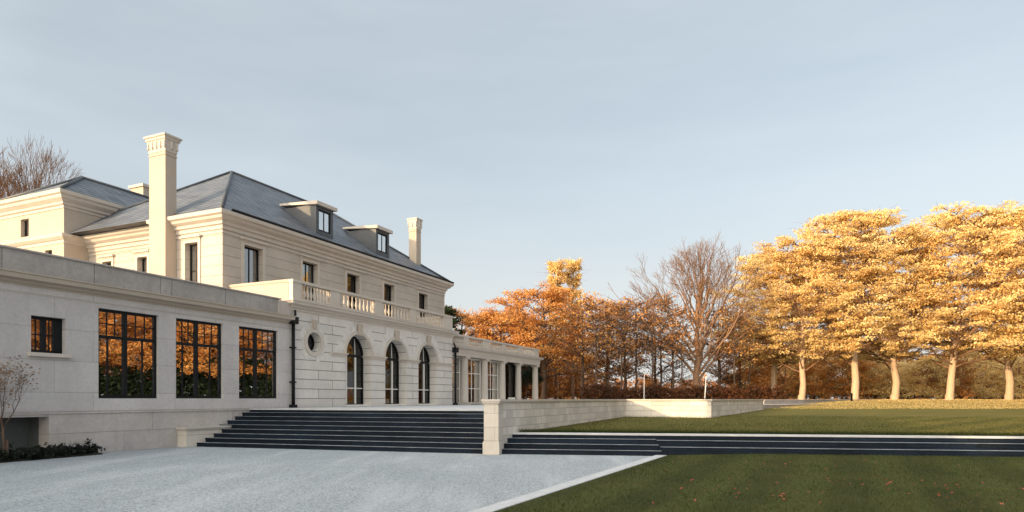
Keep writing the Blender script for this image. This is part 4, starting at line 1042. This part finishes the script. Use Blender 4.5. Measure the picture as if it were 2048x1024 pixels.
# planter in the last glazed bay
pw = W(U(1022, .2), .15)
e = empty('planter', (pw[0], pw[1], ZT), RZ, 'small white square planter standing between the last two glazed columns', 'planter')
m = MB(); m.plate(rect(-.3, .3, 0, .5), [], -.16, .16); m.build('pot', 'white_paint', e); m = MB(); m.box(-.27, .27, -.13, .13, .501, .52); m.build('soil', 'soil', e)

# hedge
def belt(name, p0, p1, zb, h, dep, dens, leaf, mat, seed, label, cat, kind=None, bump=.2):
    p0 = np.array(p0, float); p1 = np.array(p1, float); L = np.linalg.norm(p1 - p0); n = int(L * dens); rg = np.random.default_rng(seed)
    t = rg.random(n); c = p0 + (p1 - p0) * t[:, None]; hh = h * (1 - bump + bump * np.sin(t * L * .9) * np.sin(t * L * .37 + 1) + bump * .5 * rg.random(n))
    mid = (p0 + p1) / 2
    cc = np.stack([c[:, 0] - mid[0], c[:, 1] + rg.uniform(-dep, dep, n) - mid[1], zb + rg.random(n) * hh], 1)
    me = leaf_mesh(name, leaves(cc, None, 14, .45, leaf, .9, seed)); o = link(name, me, mat); o.location = (mid[0], mid[1], 0); tag(o, label, cat, kind=kind)
belt('far_wood', (-60, 118), (190, 136), 0.9, 5.2, 4, 24, .34, 'orange_leaves', 71, 'far off brown and orange wood closing the view low along the horizon', 'wood', 'stuff', .3)
belt('reflection_hedge', (33, 2), (47, 50), 0, 7.4, 1.0, 90, .34, 'evergreen_leaves', 72, 'unseen evergreen hedge added right of the lawns to darken the window reflections', 'hedge', None, .42)  # hedge added out of view to darken the lower part of the wing window reflections
def hedge():
    p0 = np.array([PX(1165, 56), 56.]); p1 = np.array([PX(1560, 58), 58.]); n = 260; rg = np.random.default_rng(5)
    t = rg.random(n * 5); c = p0 + (p1 - p0) * t[:, None]; cc = np.stack([c[:, 0] + rg.normal(size=n * 5) * .1, c[:, 1] + rg.uniform(-.7, .7, n * 5), 1.25 + rg.random(n * 5) * (1.45 + .18 * np.sin(t * 23))], 1)
    v = leaves(cc - np.array([0, 57, 0]), None, 16, .3, .15, .9, 5)
    e = empty('hedge', (0, 57, 0), 0, 'long dark red brown hedge behind the garden wall', 'hedge')
    link('foliage', leaf_mesh('hedge', v), 'hedge_leaves', e)
    w = Wood()
    for i in range(30):
        q = p0 + (p1 - p0) * (i + .5) / 30; w.limb([(q[0], q[1] - 57, 1.0), (q[0] + .1, q[1] - 57, 2.4)], .05, .02, 5)
    link('stem', w.mesh('stems'), 'dark_bark', e)
hedge()
# pale poles
for px, zt, lb in ((1288, 3.7, 'taller thin pale pole in front of the hedge'), (1409, 3.4, 'shorter thin pale pole beside the great bare tree')):
    x = PX(px, 52); e = empty('pole', (x, 52, ZT if px < 1400 else ZT), 0, lb, 'pole')
    m = MB(); m.tube([(0, 0, 0), (.02 if px < 1400 else .12, 0, zt - ZT)], [.035, .025], 8); m.lathe(0, 0, [(.12, 0), (.12, .04)], 10); m.build('shaft', 'white_paint', e)
    m = MB(); m.lathe(.02 if px < 1400 else .12, 0, [(.02, zt - ZT), (.06, zt - ZT + .03), (.04, zt - ZT + .09), (.01, zt - ZT + .11)], 10); m.build('finial', 'white_paint', e)
x = PX(1703, 60); e = empty('bollard', (x, 60, lawn_z(x, 60)), 0, 'short dark post beside a pale golden tree trunk', 'post')
m = MB(); m.lathe(0, 0, [(.1, -.1), (.1, .6), (.13, .62), (.13, .68), (.03, .74)], 10); m.build('shaft', 'black_metal', e)
# far fence
fe = empty('garden_fence', (PX(1690, 84), 84, 1.5), 0, 'low thin dark fence running behind the golden trees', 'fence')
m = MB(); m.box(0, 34, -.02, .02, .85, .92); m.box(0, 34, -.02, .02, .25, .31); m.build('rail', 'black_metal', fe)
mm = None
for i in range(35):
    if mm is None: m = MB(); m.box(-.05, .05, -.05, .05, -.1, 1.05); mm = m.build('post', 'black_metal', fe)
    else: c = mm.copy(); COL.objects.link(c); c.parent = fe; c.location = (i * 34 / 34, 0, 0)

# small bare sapling beside the wing
sap = bare(51, 2.6, .95, .035, spread=.42, levels=5, nfork=5, ratio=.74, up=.2, buds=3, first=.52)
sx, sy = PX(14, 17.5), 17.5
place('sapling', sap, sx, sy, 0, 0, 1.0, 'small bare two stemmed sapling in the bed by the wing wall', 'sapling', None, 'dark_bark', 'dry_bud')
sap2 = bare(52, 2.3, .9, .025, spread=.4, levels=4, nfork=4, ratio=.74, up=.2, buds=2, first=.5)
# ground cover bed
m = MB(); bed = [(Xw(10) + .05, 10), (Xw(20.2) + .05, 20.2), (Xw(20.0) + .75, 19.9), (Xw(10) + 1.1, 10)]
m.prism(bed, -.02, .05); tag(m.build('planting_bed', 'soil'), kind='structure')
rg = np.random.default_rng(9); cs = []
for _ in range(2600):
    y = rg.uniform(10, 20.0); wd = 1.0 - .35 * max(0, (y - 18) / 2); cs.append((Xw(y) + .12 + rg.random() * wd * .85, y, .06 + abs(rg.normal()) * .10))
v = leaves(cs, None, 9, .09, .085, .9, 77, tilt=1.2); tag(link('ground_cover', leaf_mesh('ground_cover', v), 'groundcover_leaves'), 'dark leafy ground cover along the foot of the wing wall', 'plants', kind='stuff')
# spiky shoots of the bed
for i, (u_, h_) in enumerate(((19.3, .42), (18.6, .3))):
    e = empty('spiky_plant', (Xw(u_) + .45, u_, .03), 0, ('taller' if i == 0 else 'shorter') + ' spiky dark shoot standing up from the ground cover bed', 'plant')
    w = Wood(); r2_ = np.random.default_rng(60 + i)
    for k in range(16): a = r2_.uniform(0, 6.28); t = r2_.random() * .18; w.limb([(0, 0, 0), (math.cos(a) * t * .5, math.sin(a) * t * .5, h_ * .55), (math.cos(a) * t, math.sin(a) * t, h_ * (.7 + .3 * r2_.random()))], .012, .002, 3)
    link('blade', w.mesh('blades'), 'groundcover_leaves', e)

# grass blades
def blades(name, pts, h, wdt, mat, seed, label):
    rg = np.random.default_rng(seed); n = len(pts); a = rg.uniform(0, 2 * math.pi, n); hh = h * (.5 + rg.random(n)); ln = rg.normal(size=(n, 2)) * .45
    dx = np.cos(a) * wdt; dy = np.sin(a) * wdt; p = np.asarray(pts)
    v0 = p - np.stack([dx, dy, np.zeros(n)], 1); v1 = p + np.stack([dx, dy, np.zeros(n)], 1); v2 = p + np.stack([ln[:, 0] * hh, ln[:, 1] * hh, hh], 1)
    v = np.stack([v0, v1, v2], 1).reshape(-1, 3); me = arr_mesh(name, v, np.arange(len(v)).reshape(-1, 3), 3)
    tag(link(name, me, mat), label, 'grass', kind='stuff')
N = 80000; rg = np.random.default_rng(3); yy = 9.2 + (19.3 - 9.2) * rg.random(N) ** 1.15; xx = rg.uniform(-1.5, 17, N)
zz = np.array([low_z(a, b) for a, b in zip(xx, yy)])
ok = (xx > kx(1.0) + (yy - 1.0) * KD.x / KD.y + .43) & (xx < yy * .85) & (yy < sline_y(0, .1) + (xx) * SE.y / SE.x)
blades('lawn_grass', np.stack([xx, yy, zz - .005], 1)[ok], .045, .006, 'grass_blades', 4, 'short mown grass of the lower lawn')
N = 150000; fr_ = rg.random(N) ** 2.2; xx = rg.uniform(-1, 34, N); y0 = sline_y(0, 1.47) + xx * SE.y / SE.x; yy = y0 + .02 + fr_ * 16
zz = np.interp(yy, [18, 20.6, 34, 45], [.56, .59, .78, .98]) - .02
ok = (xx > XA + .1 + TAN * yy) & (xx < yy * .85)
blades('upper_lawn_grass', np.stack([xx, yy, zz], 1)[ok], .05, .008, 'dry_blades', 6, 'grass of the upper lawn above the garden steps')
N = 16000; xx = rg.uniform(-.2, 17, N); yy = sline_y(0, 1.46) + xx * SE.y / SE.x + rg.random(N) * .12
ok = (xx > XA + .1 + TAN * yy)
blades('grass_fringe', np.stack([xx, yy, np.full(N, .57)], 1)[ok], .12, .010, 'grass_blades', 8, 'shaggy grass fringe overhanging the top of the garden steps')

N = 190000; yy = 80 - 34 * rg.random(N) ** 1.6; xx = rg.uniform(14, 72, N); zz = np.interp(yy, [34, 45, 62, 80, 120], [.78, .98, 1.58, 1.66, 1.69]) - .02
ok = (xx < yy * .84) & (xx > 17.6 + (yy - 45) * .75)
blades('far_lawn_grass', np.stack([xx, yy, zz], 1)[ok], .06, .012, 'sun_tinted_blades', 16, 'grass on the crest of the far lawn, sunlight put into its pale straw colour')
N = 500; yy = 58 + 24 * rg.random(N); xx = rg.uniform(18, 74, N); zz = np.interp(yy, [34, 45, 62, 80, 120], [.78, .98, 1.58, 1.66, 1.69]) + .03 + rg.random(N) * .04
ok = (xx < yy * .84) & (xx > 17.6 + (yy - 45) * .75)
v = leaves(np.stack([xx, yy, zz], 1)[ok], None, 2, .25, .13, .12, 21, tilt=1.4); tag(link('brightening_leaves', leaf_mesh('brightening_leaves', v), 'golden_leaves'), 'golden leaves added to brighten the sunlit ground below the golden trees', 'leaves', kind='stuff')  # leaves added to catch the low sun and brighten the lit ground
# fallen leaves
lv = MB(); lv.add([(-.06, 0, .0), (-.02, .035, .012), (.03, .03, .0), (.07, 0, .02), (.03, -.035, .004), (-.02, -.03, .015), (0, 0, .028)], [(0, 6, 1), (1, 6, 2), (2, 6, 3), (3, 6, 4), (4, 6, 5), (5, 6, 0)])
base = lv.build('fallen_leaf', 'red_leaf')
spots = []
for cx_, cy_, n in ((4.1, 12.5, 9), (3.8, 11.2, 8), (7.6, 12.8, 6), (8.6, 12.0, 9), (5.0, 11.0, 6), (8.0, 11.2, 8), (6.2, 13.2, 5)):
    for _ in range(n): spots.append((cx_ + rnd.gauss(0, .45), cy_ + rnd.gauss(0, .5)))
for _ in range(34): spots.append((rnd.uniform(2.2, 11), rnd.uniform(10.2, 17)))
spots[0] = (PX(1778, 12.6), 12.6); spots[1] = (PX(1567, 11.2), 11.2)
for i, (x, y) in enumerate(spots):
    if x < kx(y) + .5 or x > y * .8: x = kx(y) + 1.5 + rnd.random() * 3
    o = base if i == 0 else base.copy()
    if i: COL.objects.link(o)
    o.location = (x, y, low_z(x, y) + .03); o.rotation_euler = (rnd.uniform(-.5, .5), rnd.uniform(-.5, .5), rnd.uniform(0, 6.28)); s = rnd.uniform(.28, .62); 
    if i == 0: s = 1.4
    if i == 1: s = 1.2
    o.scale = (s, s, s)
    tag(o, {0: 'largest red fallen leaf on the lower lawn', 1: 'second largest red fallen leaf, near the front edge of the lower lawn'}.get(i, 'small dry reddish leaf fallen on the lower lawn'), 'leaf', 'fallen leaves on the lawn')
